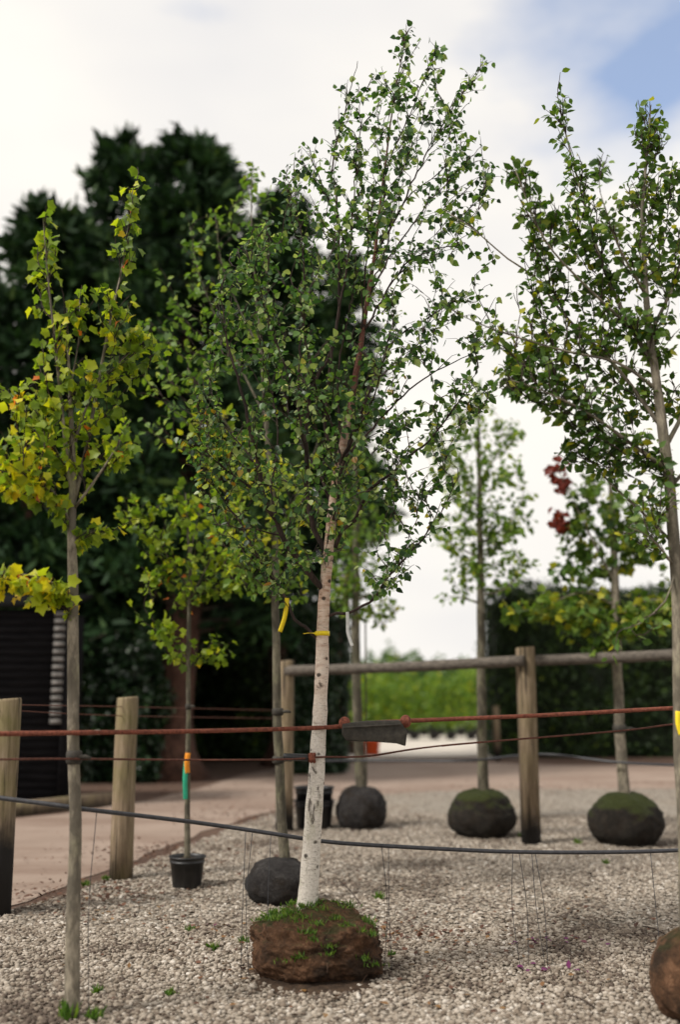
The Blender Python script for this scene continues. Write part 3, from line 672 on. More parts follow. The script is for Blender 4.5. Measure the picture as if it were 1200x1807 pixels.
YF = gnd(329, 1566).y; kF = scl(YF, 1540)
nursery_tree('potted_maple_tree', 'small lime-leaved sapling with scattered orange leaves, standing in a black pot', (329, 1566), YF,
    [(329, 1530, .030), (330, 1480, .026), (331, 1380, .023), (331, 1250, .021), (334, 1120, .019), (334, 1000, .016), (330, 920, .010), (328, 870, .005)],
    [([(334, 1040), (300, 990), (265, 930), (240, 890)], .010, -.2), ([(334, 1060), (370, 990), (400, 930), (410, 890)], .010, .2), ([(334, 1170), (305, 1130), (270, 1095), (255, 1075)], .008, -.2), ([(334, 1180), (360, 1150), (385, 1130)], .007, .15), ([(333, 1000), (345, 930), (360, 880)], .008, .3)],
    [(265, 930, 45, 50, -.1, 30, .1), (340, 960, 70, 70, 0, 60, .05), (395, 960, 40, 80, .1, 40, .05), (330, 1030, 80, 40, 0, 44, .05), (400, 1030, 30, 30, .1, 14, .1), (290, 1110, 36, 28, -.15, 20, .1), (330, 1150, 40, 28, 0, 18, .05), (385, 1140, 26, 34, .1, 14, .05), (225, 900, 20, 30, -.1, 10, .1), (270, 1000, 30, 40, 0, 16, .05), (320, 890, 60, 30, 0, 20, .15)],
    'maple', M['maple_leaf'], .066, M['bark_olive'], .045, .45, .30, .2, tints=(.012, 1.0))

YE = gnd(492, 1592).y
nursery_tree('hornbeam_tree', 'straight grey-stemmed tree with loose olive leaves behind the birch, on a grey wrapped ball', (488, 1592), YE,
    [(505, 1545, .045), (500, 1480, .040), (492, 1350, .038), (488, 1200, .036), (487, 1080, .032), (484, 960, .027), (478, 850, .023), (470, 740, .019), (460, 620, .015), (450, 500, .011), (445, 400, .007), (442, 310, .003)],
    [([(485, 990), (440, 930), (400, 870), (360, 800)], .013, .2), ([(484, 960), (510, 900), (540, 840), (560, 780)], .012, .3), ([(478, 850), (430, 790), (380, 720), (330, 650)], .011, -.2), ([(470, 740), (430, 660), (390, 580), (350, 480), (335, 400)], .011, .25),
     ([(460, 620), (420, 540), (390, 460), (380, 380)], .009, .4), ([(486, 1060), (450, 1020), (420, 990)], .009, -.1), ([(455, 560), (470, 480), (470, 400)], .007, .3)],
    [(440, 360, 50, 80, .2, 44, -.05), (360, 460, 50, 100, .2, 44, -.05), (290, 560, 50, 100, .2, 34, -.05), (350, 620, 60, 90, .1, 48, 0), (430, 560, 50, 110, .3, 34, 0), (290, 720, 60, 80, .1, 36, .05), (370, 780, 50, 80, 0, 70, .42), (440, 830, 70, 80, -.3, 80, .34), (520, 860, 50, 80, .2, 50, .25), (430, 960, 60, 60, 0, 60, .28), (500, 960, 40, 60, .2, 30, .1), (450, 1020, 50, 40, 0, 30, .1), (520, 1030, 30, 40, .2, 18, .05)],
    'oval', M['lime_leaf'], .075, M['bark_olive'], .05, .4, .42, .2, ball=(492, .52, .34, M['ball_grey'], 5.2))

YBk = gnd(638, 1462).y
nursery_tree('young_hornbeam_tree', 'young tree with flat drooping tiers of bright leaves behind birch, beside stacked black pots', (638, 1462), YBk,
    [(638, 1408, .075), (635, 1350, .066), (631, 1250, .060), (628, 1120, .055), (628, 1000, .045), (628, 880, .03), (627, 760, .018), (628, 690, .006)],
    [([(628, 1060), (660, 1050), (700, 1080)], .018, -.2), ([(628, 1040), (605, 1030), (590, 1050)], .014, .2), ([(628, 980), (660, 950), (690, 930)], .016, .2), ([(628, 900), (600, 870), (585, 860)], .014, -.2), ([(628, 850), (650, 810), (665, 790)], .012, .2), ([(628, 1000), (628, 960), (640, 900)], .012, -.6)],
    [(640, 1010, 65, 50, 0, 100, 0), (610, 1050, 36, 40, 0, 50, 0), (670, 1080, 45, 22, 0, 40, .1), (640, 930, 60, 50, 0, 80, 0), (625, 850, 48, 55, 0, 60, 0), (625, 770, 30, 50, 0, 30, 0), (650, 1090, 34, 20, 0, 24, .05), (610, 970, 36, 40, 0, 30, 0)],
    'oval', M['lime_leaf'], .085, M['bark_olive'], .045, .3, .42, .2, ball=(638, .64, .52, M['ball_grey'], 9.1))

YCk = gnd(851, 1476).y
nursery_tree('lime_tree', 'slender tree with sparse fresh green leaves on a mossy ball with a brown patch', (851, 1470), YCk,
    [(856, 1418, .075), (853, 1370, .062), (850, 1250, .055), (849, 1100, .050), (848, 980, .042), (846, 860, .03), (845, 740, .016), (844, 690, .006)],
    [([(849, 1065), (815, 1055), (785, 1052)], .018, -.2), ([(848, 985), (815, 970), (780, 960)], .018, .3), ([(848, 960), (890, 930), (925, 880)], .016, .2), ([(847, 900), (810, 850), (785, 800)], .014, -.2), ([(849, 1050), (890, 1040), (930, 1000)], .014, -.3), ([(846, 850), (880, 800), (905, 760)], .012, .2), ([(845, 800), (820, 760), (800, 720)], .01, .2)],
    [(870, 1000, 70, 45, 0, 70, .02), (900, 930, 50, 50, 0, 56, .02), (850, 930, 60, 50, 0, 50, .02), (810, 900, 50, 70, 0, 60, .08), (800, 800, 50, 60, 0, 60, .12), (870, 830, 60, 60, 0, 60, 0), (845, 740, 45, 45, 0, 34, .05), (900, 770, 35, 45, 0, 30, 0), (820, 1010, 40, 40, 0, 24, .02), (780, 940, 24, 40, 0, 16, .1)],
    'oval', M['lime_leaf'], .09, M['bark_olive'], .036, .3, .42, .2, ball=(851, .78, .55, M['ball_dark'], 2.4))

YDk = gnd(1105, 1490).y
nursery_tree('red_tinged_tree', 'leaning nursery tree with one cluster of dark red leaves, on a mossy black ball', (1105, 1484), YDk,
    [(1104, 1425, .075), (1100, 1370, .062), (1095, 1300, .058), (1090, 1180, .054), (1087, 1060, .048), (1083, 940, .038), (1078, 850, .024), (1074, 770, .008)],
    [([(1086, 1030), (1050, 960), (1010, 880), (985, 830)], .018, -.2), ([(1085, 980), (1120, 940), (1160, 900)], .016, .2), ([(1084, 960), (1060, 900), (1040, 840)], .014, .3), ([(1090, 1130), (1060, 1120), (1045, 1150)], .012, -.2), ([(1088, 1070), (1030, 1045), (960, 1070), (910, 1080)], .014, -.3), ([(1088, 1090), (1140, 1060), (1190, 1060)], .014, -.2)],
    [(985, 835, 22, 30, -.1, 16, .9), (984, 915, 15, 26, -.1, 10, .9), (1010, 930, 30, 50, 0, 20, -.05), (1060, 880, 60, 60, 0, 60, .08), (1120, 940, 60, 50, 0, 50, .08), (1080, 980, 80, 40, 0, 50, .08), (960, 1070, 45, 25, -.1, 28, .22), (1040, 1070, 60, 35, 0, 46, .15), (1130, 1070, 60, 35, 0, 46, .15), (1055, 1150, 22, 26, 0, 14, 0), (1010, 1010, 40, 40, 0, 24, -.05), (1180, 1060, 30, 30, -.1, 26, .2), (930, 1075, 50, 24, -.2, 34, .2), (1000, 1085, 60, 28, -.2, 44, .18), (1090, 1100, 60, 24, -.2, 36, .12), (1160, 1090, 50, 24, -.2, 34, .15)],
    'maple', M['green_leaf'], .09, M['bark_grey'], .036, .4, .55, .2, ball=(1106, .80, .56, M['ball_dark'], 7.7))

YR = 5.5
nursery_tree('broad_crowned_tree', 'big spreading tree with dense dark green leaves over a half-seen ball on gravel', (1235, 1790), YR,
    [(1222, 1705, .050), (1214, 1560, .043), (1206, 1400, .040), (1201, 1250, .038), (1197, 1100, .036), (1192, 980, .034), (1183, 860, .031), (1172, 760, .028), (1160, 660, .024), (1148, 580, .020), (1138, 480, .016), (1136, 380, .012), (1142, 280, .008), (1150, 185, .003)],
    [([(1158, 650), (1110, 570), (1065, 470), (1035, 370), (1005, 260), (985, 172)], .015, .3), ([(1172, 760), (1090, 650), (1000, 560), (945, 490), (897, 457), (830, 400), (786, 374)], .013, .25),
     ([(1180, 830), (1110, 780), (1040, 730), (960, 690), (900, 670)], .014, -.3), ([(1165, 690), (1090, 640), (1000, 620), (885, 586), (812, 556)], .010, -.2), ([(1190, 960), (1130, 900), (1075, 850), (1040, 800)], .010, .3), ([(1192, 1000), (1150, 950), (1110, 930)], .008, -.3),
     ([(1175, 790), (1220, 700), (1260, 580), (1290, 420)], .014, .2), ([(1183, 860), (1240, 800), (1310, 740)], .012, -.2), ([(1148, 590), (1190, 500), (1215, 400), (1225, 300)], .012, .3), ([(1140, 520), (1090, 430), (1060, 340)], .010, -.4), ([(1192, 1010), (1175, 1060), (1130, 1100), (1100, 1110)], .006, -.3), ([(1110, 575), (1030, 500), (960, 420), (910, 300)], .009, -.3)],
    [(990, 215, 16, 50, .25, 16, 0), (1015, 300, 34, 60, .2, 34, 0), (1060, 290, 20, 26, -.3, 12, 0), (1150, 230, 34, 60, 0, 50, 0), (1140, 340, 60, 60, .1, 80, .03), (1200, 330, 40, 60, .2, 50, 0), (920, 310, 34, 26, -.2, 22, 0), (950, 370, 50, 40, -.1, 44, 0), (1030, 400, 60, 60, .1, 76, 0), (960, 440, 45, 50, 0, 44, 0), (1110, 450, 60, 60, 0, 70, .02), (1180, 460, 50, 70, .1, 60, .04),
     (1030, 500, 70, 50, .1, 70, 0), (945, 520, 40, 50, 0, 30, .05), (930, 600, 40, 40, 0, 40, .28), (1000, 600, 70, 50, 0, 80, .05), (1090, 570, 70, 60, 0, 80, .04), (1170, 580, 40, 60, 0, 40, .08), (940, 660, 60, 50, -.1, 70, -.05), (1020, 700, 80, 50, -.1, 90, -.05), (1110, 690, 70, 60, .2, 70, 0), (1060, 780, 60, 50, 0, 60, -.04), (1130, 800, 50, 50, 0, 44, 0),
     (1250, 480, 60, 120, .2, 70, 0), (1270, 700, 70, 100, 0, 60, 0), (1180, 700, 40, 60, .3, 24, .03), (1150, 880, 50, 40, -.1, 30, .05), (1000, 790, 30, 40, 0, 20, -.1), (1130, 930, 36, 40, 0, 20, .05), (890, 660, 24, 40, -.1, 18, 0), (870, 590, 24, 30, -.1, 12, .2)],
    'oval', M['green_leaf'], .054, M['bark_grey'], .028, .4, .50, .22, ball=(1262, .62, .46, M['ball'], 11.3), tints=(.015, .95))

# ------------------------------------------------------------ big conifers behind the track
def conifer(name, label, px, Y, top_py, base_py, spread, trunk_r, nb, seed, low=.1, puff=110):
    r = np.random.default_rng(seed); g0 = at(px, 1300, Y); topz = at(px, top_py, Y).z - .55; root = thing(name, (g0.x, Y, 0), label, 'tree', 'dark conifers behind the track')
    zs = np.linspace(-.05, topz, 24); path = np.stack([g0.x + .15 * np.sin(zs * .6 + seed), np.full(24, Y), zs], -1)
    rad = np.maximum(.02, trunk_r * (1 - zs / topz) ** .8 * (1 + 1.0 * np.exp(-np.maximum(zs, 0) / .35)))
    mb = MB().tube(path, rad, 18); V = mb.V[0]
    for i in range(len(V) - 2):
        c = path[min(i // 18, 23)]; d = V[i] - c; d[2] = 0; V[i] = c + d * (1 + .18 * mnoise.noise(Vector((V[i][0] * 4, V[i][1] * 4, V[i][2] * .5)))) + np.array([0, 0, V[i][2] - c[2]])
    mb.obj('trunk', M['bark_conifer'], root)
    bmb = MB(); P = []; D = []; tn = []
    for b in range(nb):
        f = low + (1 - low) * (b + r.random()) / nb; z0 = topz * f; L = spread * (1 - f) ** .62 * r.uniform(.55, 1.15) * min(1, (f + .15) / .35) + .35
        a = r.uniform(0, 6.283); o = np.array([math.cos(a), math.sin(a), 0]); p0 = np.array([g0.x, Y, z0]); p1 = p0 + o * L * .6 + np.array([0, 0, .18 * L]); p2 = p0 + o * L + np.array([0, 0, .22 * L * r.uniform(-.6, 1.6)])
        s = np.linspace(0, 1, 7)[:, None]; pth = (1 - s) ** 2 * p0 + 2 * s * (1 - s) * p1 + s ** 2 * p2; bmb.tube(pth, np.linspace(.05 * (1 - f) + .015, .008, 7), 5, False)
        n = int(puff * (.35 + L / spread)); t = r.uniform(.25, 1.05, n) ** .7
        c = np.stack([np.interp(t, s[:, 0], pth[:, i]) for i in range(3)], -1); w = (.16 + .13 * L) * (1.15 - .5 * t)
        c = c + r.normal(size=(n, 3)) * w[:, None] * np.array([.75, .75, .42]); P.append(c)
        D.append(norm(o * .6 + r.normal(size=(n, 3)) * .6 + np.array([0, 0, .25]))); tn.append(np.clip(r.normal(.30, .16, n) + r.normal() * .14 + .35 * (t - .6), 0, 1))  # tint rises along each bough: lit tips painted into the needle colour
    n = 60; P.append(np.array([g0.x, Y, topz]) + r.normal(size=(n, 3)) * np.array([.10, .10, .18]) - np.array([0, 0, .25])); D.append(norm(r.normal(size=(n, 3)) * .5 + np.array([0, 0, 1]))); tn.append(r.uniform(.2, .8, n))
    stuff(bmb.obj('branches', M['bark_dark'], root)); P = np.concatenate(P); D = np.concatenate(D); tn = np.concatenate(tn); n = len(P)
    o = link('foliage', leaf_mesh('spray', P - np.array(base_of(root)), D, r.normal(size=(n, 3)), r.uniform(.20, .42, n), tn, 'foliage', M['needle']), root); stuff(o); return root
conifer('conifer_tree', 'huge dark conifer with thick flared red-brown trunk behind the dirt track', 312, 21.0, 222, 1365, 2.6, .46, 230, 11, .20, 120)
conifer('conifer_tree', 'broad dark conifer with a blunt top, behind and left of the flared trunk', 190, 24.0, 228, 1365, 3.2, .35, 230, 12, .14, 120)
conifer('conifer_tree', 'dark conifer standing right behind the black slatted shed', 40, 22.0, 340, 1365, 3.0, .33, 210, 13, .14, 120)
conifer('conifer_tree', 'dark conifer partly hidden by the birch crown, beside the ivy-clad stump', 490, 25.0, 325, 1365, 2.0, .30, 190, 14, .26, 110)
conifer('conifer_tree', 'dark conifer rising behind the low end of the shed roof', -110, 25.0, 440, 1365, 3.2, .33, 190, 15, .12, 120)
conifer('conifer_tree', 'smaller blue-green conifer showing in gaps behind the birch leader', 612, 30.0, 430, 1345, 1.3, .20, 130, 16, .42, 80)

# ------------------------------------------------------------ hedges and ivy
def hedge(name, label, cat, x0, x1, y0, y1, h, n, leaf, size, seed, lump=.25, kind='oval', sides=None):
    r = np.random.default_rng(seed); root = thing(name, ((x0 + x1) / 2, (y0 + y1) / 2, 0), label, cat)
    nx = max(6, int((x1 - x0) / .5)); V = []; Q = []; prof = [(y0, 0), (y0, h * .35), (y0, h * .7), (y0 + .15, h * .96), ((y0 + y1) / 2, h), (y1 - .15, h * .96), (y1, h * .5), (y1, 0)]
    for i in range(nx + 1):
        x = x0 + (x1 - x0) * i / nx; e = .12 if i in (0, nx) else 0
        for y, z in prof:
            q = mnoise.noise(Vector((x * .8, y * .8 + seed, z * .8))) * lump
            V.append((x, y + (e if y < (y0 + y1) / 2 else -e) + q * (-1 if y < (y0 + y1) / 2 else 1), max(-.02, z * (1 - e * .3) + q * (z > 0))))
    k = len(prof); Q = [(i * k + j, i * k + j + 1, (i + 1) * k + j + 1, (i + 1) * k + j) for i in range(nx) for j in range(k - 1)]
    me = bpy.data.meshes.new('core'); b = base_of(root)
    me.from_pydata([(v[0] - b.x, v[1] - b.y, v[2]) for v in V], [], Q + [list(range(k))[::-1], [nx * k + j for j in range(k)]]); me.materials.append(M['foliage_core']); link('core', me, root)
    # leaves over front, top and ends
    f = r.random(n); P = np.zeros((n, 3)); Nn = np.zeros((n, 3)); W, Dp = x1 - x0, y1 - y0
    ar = np.array([W * h, W * Dp, Dp * h * 2]); ar = np.cumsum(ar / ar.sum()); u, v = r.random(n), r.random(n)
    k1 = f < ar[0]; k2 = (f >= ar[0]) & (f < ar[1]); k3 = f >= ar[1]
    P[k1] = np.stack([x0 + W * u, np.full(n, y0), h * v], -1)[k1]; Nn[k1] = (0, -1, .3)
    P[k2] = np.stack([x0 + W * u, y0 + Dp * v, np.full(n, h)], -1)[k2]; Nn[k2] = (0, -.2, 1)
    side = r.random(n) < .5; P[k3] = np.stack([np.where(side, x0, x1), y0 + Dp * u, h * v], -1)[k3]; Nn[k3] = np.stack([np.where(side, -1., 1.), np.full(n, -.2), np.full(n, .3)], -1)[k3]
    q = np.array([mnoise.noise(Vector((p[0] * .8, p[1] * .8 + seed, p[2] * .8))) + .5 * mnoise.noise(Vector(p) * 2.5) for p in P]) * lump
    P += norm(Nn) * (q + np.abs(r.normal(size=n)) * .08 + .02)[:, None]; P[:, 2] = np.maximum(P[:, 2], .03)
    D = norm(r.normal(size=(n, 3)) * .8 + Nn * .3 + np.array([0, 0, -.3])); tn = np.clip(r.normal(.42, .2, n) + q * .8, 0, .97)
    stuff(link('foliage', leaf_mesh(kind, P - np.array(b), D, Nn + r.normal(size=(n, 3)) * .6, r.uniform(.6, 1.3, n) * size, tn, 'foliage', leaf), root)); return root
hl = gnd(884, 1336); hk = at(884, 1045, hl.y).z
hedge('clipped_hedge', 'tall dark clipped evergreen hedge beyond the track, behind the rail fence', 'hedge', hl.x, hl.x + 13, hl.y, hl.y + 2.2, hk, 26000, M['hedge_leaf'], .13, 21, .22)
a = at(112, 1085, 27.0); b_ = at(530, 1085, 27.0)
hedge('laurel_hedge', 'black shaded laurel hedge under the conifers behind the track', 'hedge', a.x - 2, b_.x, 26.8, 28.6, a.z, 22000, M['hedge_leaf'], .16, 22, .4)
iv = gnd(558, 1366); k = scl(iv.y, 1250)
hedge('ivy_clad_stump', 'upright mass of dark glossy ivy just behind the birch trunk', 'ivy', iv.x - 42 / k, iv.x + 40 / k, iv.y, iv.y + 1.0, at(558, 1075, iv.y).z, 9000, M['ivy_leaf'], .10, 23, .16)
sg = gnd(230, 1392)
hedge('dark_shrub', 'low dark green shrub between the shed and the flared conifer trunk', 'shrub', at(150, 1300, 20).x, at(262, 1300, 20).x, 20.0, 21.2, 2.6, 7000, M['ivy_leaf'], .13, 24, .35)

# ------------------------------------------------------------ far nursery stock
fy = 40.0
for row, (yy, z0) in enumerate(((fy, 0), (fy + 4, 0), (fy + 9, 0))):
    for i in range(11):
        px = 575 + i * 32 + row * 13 + random.uniform(-4, 4)
        if px > 900: continue
        p = at(px, 1290, yy); hh = (2.0 + .45 * row) * random.uniform(.85, 1.15); lab = ('bright green potted shrub in the front line beside the pale yard', 'green potted shrub in the middle line beyond the pale yard', 'tall green potted shrub in the back line beyond the pale yard')[row]
        root = thing('potted_shrub', (p.x, yy, 0), lab, 'shrub', ('front', 'middle', 'back')[row] + ' line of potted shrubs beyond the yard')
        pot = MB().lathe([(.17, 0), (.20, .30), (.215, .30), (.215, .34), (.19, .34), (.18, .31)], (p.x, yy, 0), 14).obj('pot', M['black_plastic'], root)
        n = 420; u = rdir(n) * (rng.uniform(.2, 1, n) ** .5)[:, None]; P = np.array([0, 0, .3 + hh * .5]) + u * np.array([.55, .5, hh * .52]); P[:, :2] *= (1.15 - .5 * (P[:, 2:] / (hh + .4)))
        MB().tube([(p.x, yy, .3), (p.x + .03, yy, .3 + hh * .8)], [.02, .006], 5).obj('stem', M['bark_dark'], root)
        D = norm(rng.normal(size=(n, 3)) + np.array([0, 0, .5])); stuff(link('foliage', leaf_mesh('oval', P, D, rdir(n) + np.array([0, -.3, .6]), rng.uniform(.10, .22, n), np.clip(rng.normal(.5, .2, n), 0, .95), 'foliage', M['lime_leaf']), root))
# line of trees beyond the stock
for i, px in enumerate((560, 610, 655, 700, 745, 800, 850, 905)):
    yy = 70 + 6 * (i % 3); p = at(px, 1290, yy); hh = 4.0 + random.uniform(-.3, .8)
    root = thing('far_tree', (p.x, yy, 0), 'far dark green rounded tree beyond the rows of potted shrubs', 'tree', 'far trees beyond the potted shrubs')
    MB().tube([(p.x, yy, -.05), (p.x, yy, hh * .7)], [.16, .05], 8).obj('trunk', M['bark_dark'], root)
    n = 900; u = rdir(n) * (rng.uniform(.2, 1, n) ** .4)[:, None]; P = np.array([0, 0, hh * .55]) + u * np.array([1.9, 1.7, hh * .5]) * (1 + .25 * np.sin(u[:, :1] * 7 + i))
    stuff(link('crown', leaf_mesh('oval', P, rdir(n), rdir(n) + np.array([0, -.2, .5]), rng.uniform(.25, .5, n), np.clip(rng.normal(.35, .2, n), 0, .9), 'crown', M['green_leaf']), root))

# ------------------------------------------------------------ shed
ys = gnd(105, 1424).y; xr = at(103, 1400, ys).x; ztop = at(60, 1076, ys).z; pitch = .115
shed = thing('slatted_shed', (xr - 2.5, ys + 1.5, 0), 'black stained timber shed with overlapping horizontal boards at the track edge', 'shed')
nb = int(ztop / pitch); x0 = xr - 5.0
for i in range(nb):
    z = .04 + i * pitch; V = [(x0, ys, z), (xr - .02, ys, z), (xr - .02, ys + .03, z + pitch * 1.06), (x0, ys + .03, z + pitch * 1.06), (x0, ys + .05, z), (xr - .02, ys + .05, z), (xr - .02, ys + .05, z + pitch * 1.06), (x0, ys + .05, z + pitch * 1.06)]
    MB().add(V, [(0, 1, 2, 3), (4, 7, 6, 5), (0, 4, 5, 1), (3, 2, 6, 7), (1, 5, 6, 2), (0, 3, 7, 4)]).obj('plank', M['shed_plank'], shed, False)
    V = [(x + (xr - .05 - x0) * 0, y, zz) for x, y, zz in []]
    if z > 1.15:                                             # crossed board ends at the corner
        MB().box((xr - .17, ys - .07, z + .016), (xr - .012, ys - .004, z + pitch * .72)).obj('board_end', M['shed_end_sunlit'], shed, False)
MB().box((xr - .02, ys - .02, 0), (xr + .05, ys + .06, ztop + .06)).obj('corner_post', M['shed_plank'], shed, False)
MB().box((x0, ys + .06, 0), (xr - .03, ys + 1.2, ztop - .02)).obj('wall', M['shed_plank'], shed, False)
V = [(x0 - .2, ys - .12, ztop + .02), (xr + .06, ys - .12, ztop + .02), (xr + .06, ys + 1.3, ztop + .3), (x0 - .2, ys + 1.3, ztop + .3), (x0 - .2, ys - .12, ztop + .09), (xr + .06, ys - .12, ztop + .09), (xr + .06, ys + 1.3, ztop + .37), (x0 - .2, ys + 1.3, ztop + .37)]
MB().add(V, [(3, 2, 1, 0), (4, 5, 6, 7), (0, 1, 5, 4), (1, 2, 6, 5), (2, 3, 7, 6), (3, 0, 4, 7)]).obj('roof', M['shed_roof'], shed, False)
ea, eb = gnd(-40, 1448), gnd(215, 1418); dv = (eb - ea).normalized(); nv = Vector((-dv.y, dv.x, 0))
V = [ea, eb, eb + nv * .2, ea + nv * .2]; V = [(v.x, v.y, -.01) for v in V] + [(v.x, v.y, .17) for v in V]
tag(MB().add(V, [(0, 3, 2, 1), (4, 5, 6, 7), (0, 1, 5, 4), (1, 2, 6, 5), (2, 3, 7, 6), (3, 0, 4, 7)]).obj('timber_edging', M['post_b'], smooth=False), 'low weathered timber edging along the track in front of the black shed', 'edging')

# ------------------------------------------------------------ fence posts, rails, wires
def post(px, base_py, top_py, wpx, mat, label, lean=0, square=False):
    g = gnd(px, base_py); k = F_PX / (g - Vector((0, 0, EYE))).dot(Vector((0, math.cos(TILT), math.sin(TILT)))); r = wpx / k / 2; h = at(px, top_py, g.y).z
    mb = MB()
    if square: mb.lathe([(r * 1.25, -.05), (r * 1.25, h - .015), (r * 1.18, h)], (g.x, g.y, 0), 4)
    else: mb.lathe([(r * 1.05, -.05), (r * 1.03, h * .25), (r, h * .5), (r * .99, h * .8), (r * .97, h - .02), (r * .90, h)], (g.x, g.y, 0), 28, .06)
    if square:
        c = math.cos(R(45 + 8)); s_ = math.sin(R(45 + 8)); V = mb.V[0]; x = V[:, 0] - g.x; y = V[:, 1] - g.y; V[:, 0] = g.x + x * c - y * s_; V[:, 1] = g.y + x * s_ + y * c
    V = mb.V[0]; V[:, 2] += np.where(V[:, 2] > h * .9, (V[:, 0] - g.x) * .08, 0)
    b = Vector((g.x, g.y, 0)); mb.V[0] = V - np.array(b); o = mb.obj('fence_post', mat, smooth=not square); o.location = b; tag(o, label, 'post')
    return g, r, h
pA = post(-9, 1614, 1233, 52, M['post_a'], 'thick round post blackened over its lower half, at the track edge')
pB = post(213, 1552, 1230, 40, M['post_b'], 'round brown-green weathered post behind the young maple, at the gravel edge')
pC = post(502, 1467, 1166, 30, M['post_c'], 'grey post at the end of the top rail, beside the stacked black pots')
pD = post(938, 1490, 1142, 31, M['post_c'], 'grey square post with blackened foot carrying the rails near the clipped hedge', square=True)
def rail(p0, p1, r, label):
    P = smooth_path([p0, (np.array(p0) + np.array(p1)) / 2 + np.array([0, 0, -.012]), p1], step=.12)
    mb = MB(); mb.tube(P, r * (1 + .10 * np.array([mnoise.noise(Vector((p[0] * 3, 0, 0))) for p in P])), 12)
    V = mb.V[0]; c = np.array(p0); d = np.array(p1) - c
    o = mb.obj('fence_rail', M['rail']); return tag(o, label, 'rail')
yC, yD = pC[0].y - pC[1] * .6, pD[0].y + .02
rail(at(505, 1184, yC), at(925, 1166, pD[0].y - pD[1] - .02), .062, 'weathered round top rail spanning the two grey posts behind the birch')
rail(at(928, 1166, pD[0].y + pD[1] * .3), at(1330, 1147, pD[0].y - .9), .060, 'weathered round top rail running from the square post past the clipped hedge')
def wire(name, P, r, mat, label, cat, group=None, k=6, step=.08):
    return tag(MB().tube(smooth_path(P, step=step), r, k).obj(name, mat), label, cat, group)
A_, B_, C_ = pA[0], pB[0], pC[0]
for py0, py1, py2, w in ((1243, 1247, 1254, 'upper'), (1252, 1263, 1268, 'lower')):
    wire('fence_wire', [at(-150, py0 - 6, A_.y - 1.2 - .08), at(-9, py0, A_.y - pA[1] - .005), at(213, py1, B_.y - pB[1] - .005), at(500, py2, C_.y - pC[1] - .01)], .0038, M['rust_dark'], w + ' thin wire stapled along the round posts by the track', 'wire')

# ------------------------------------------------------------ twisted rusty cables
def rope(name, P, r, mat, label, strands=4, pitch=.05):
    P = smooth_path(P, step=.006); T = norm(np.gradient(P, axis=0)); u = norm(np.cross(T, np.array([0, 0, 1.]))); v = np.cross(u, T)
    s = np.concatenate([[0], np.cumsum(np.linalg.norm(np.diff(P, axis=0), axis=1))]); mb = MB()
    for i in range(strands):
        a = s / pitch * 2 * math.pi / 1.0 + i * 2 * math.pi / strands
        mb.tube(P + r * .55 * (np.cos(a)[:, None] * u + np.sin(a)[:, None] * v), r * .5, 5)
    return tag(mb.obj(name, mat), label, 'cable')
tr_at = lambda z: np.array([np.interp(z, pt[:, 2], pt[:, 0]), YB, z])
def r_at(z): return float(np.interp(z, pt[:, 2], zr))
zc = at(568, 1285, YB - .06).z; yc = YB - r_at(zc) - .012
c1 = [at(-220, 1300, YA - .55), at(0, 1295, YA - .22), at(128, 1293, YA - .052), at(350, 1290, YA + .45), at(566, 1284, yc), at(640, 1277, yc + .02), at(720, 1272, yc + .05), at(960, 1262, yc + .15), at(1200, 1249, yc + .25), at(1420, 1240, yc + .35)]
rope('rusty_cable', c1, .0135, M['rust'], 'thick twisted rusty cable stretched across the front of the birch trunk')
z2 = at(566, 1336, YB - .06).z; y2 = YB - r_at(z2) - .007
c2 = [at(-220, 1342, YA - .45), at(0, 1340, YA - .18), at(130, 1339, YA - .046), at(350, 1341, YA + .5), at(500, 1340, y2 - .1), at(566, 1336, y2), at(650, 1334, y2 + .05), at(780, 1316, y2 + .12), at(1090, 1290, y2 + .25), at(1210, 1276, y2 + .3), at(1420, 1262, y2 + .4)]
rope('rusty_cable', c2, .0065, M['rust_dark'], 'thinner rusty cable crossing the birch below the thick one', 3, .03)
# tensioner hanging in the thick cable
yT = yc - .01; root = thing('cable_tensioner', at(660, 1290, yT), 'dark slab-like tensioner with rusty looped ends strung in the thick cable', 'tensioner')
prof = [(604, 1277), (650, 1272), (706, 1271), (719, 1292), (716, 1317), (700, 1312), (660, 1309), (612, 1308), (603, 1296)]
A = [at(x, y, yT - .035) for x, y in prof]; B = [Vector((a.x, a.y + .07, a.z)) for a in A]; n = len(prof)
mb = MB(); Vv = [tuple(a) for a in A + B]; mb.add(Vv, [(i, i + n, (i + 1) % n + n, (i + 1) % n) for i in range(n)], [(0, i, i + 1) for i in range(1, n - 1)] + [(n, n + i + 1, n + i) for i in range(1, n - 1)])
body = mb.obj('body', M['rubber'], root, False)
bv = body.modifiers.new('bevel', 'BEVEL'); bv.width = .008; bv.segments = 2
MB().tube([at(606, 1284, yT - .045), at(660, 1281, yT - .045), at(708, 1279, yT - .045)], .006, 6).obj('seam', M['rubber'], root)
for cx, cy in ((608, 1276), (716, 1273)):
    ring = [Vector(at(cx, cy, yT)) + Vector((.022 * math.cos(t), 0, .026 * math.sin(t))) for t in np.linspace(0, 6.283, 18)]
    mb = MB().tube(ring, .013, 8, False)
    for q in (-1, 0, 1):
        ring2 = [Vector(at(cx, cy, yT)) + Vector((.012 * q, .022 * math.cos(t), .022 * math.sin(t))) for t in np.linspace(0, 6.283, 14)]; mb.tube(ring2, .009, 6, False)
    mb.obj('loop', M['rust'], root)
t0, t1 = Vector(at(516, 1336, y2 - .03)), Vector(at(543, 1337, y2 - .022))
root = thing('cable_grip', t0, 'short black cylindrical grip with a rusty knot on the thinner cable beside the birch', 'grip')
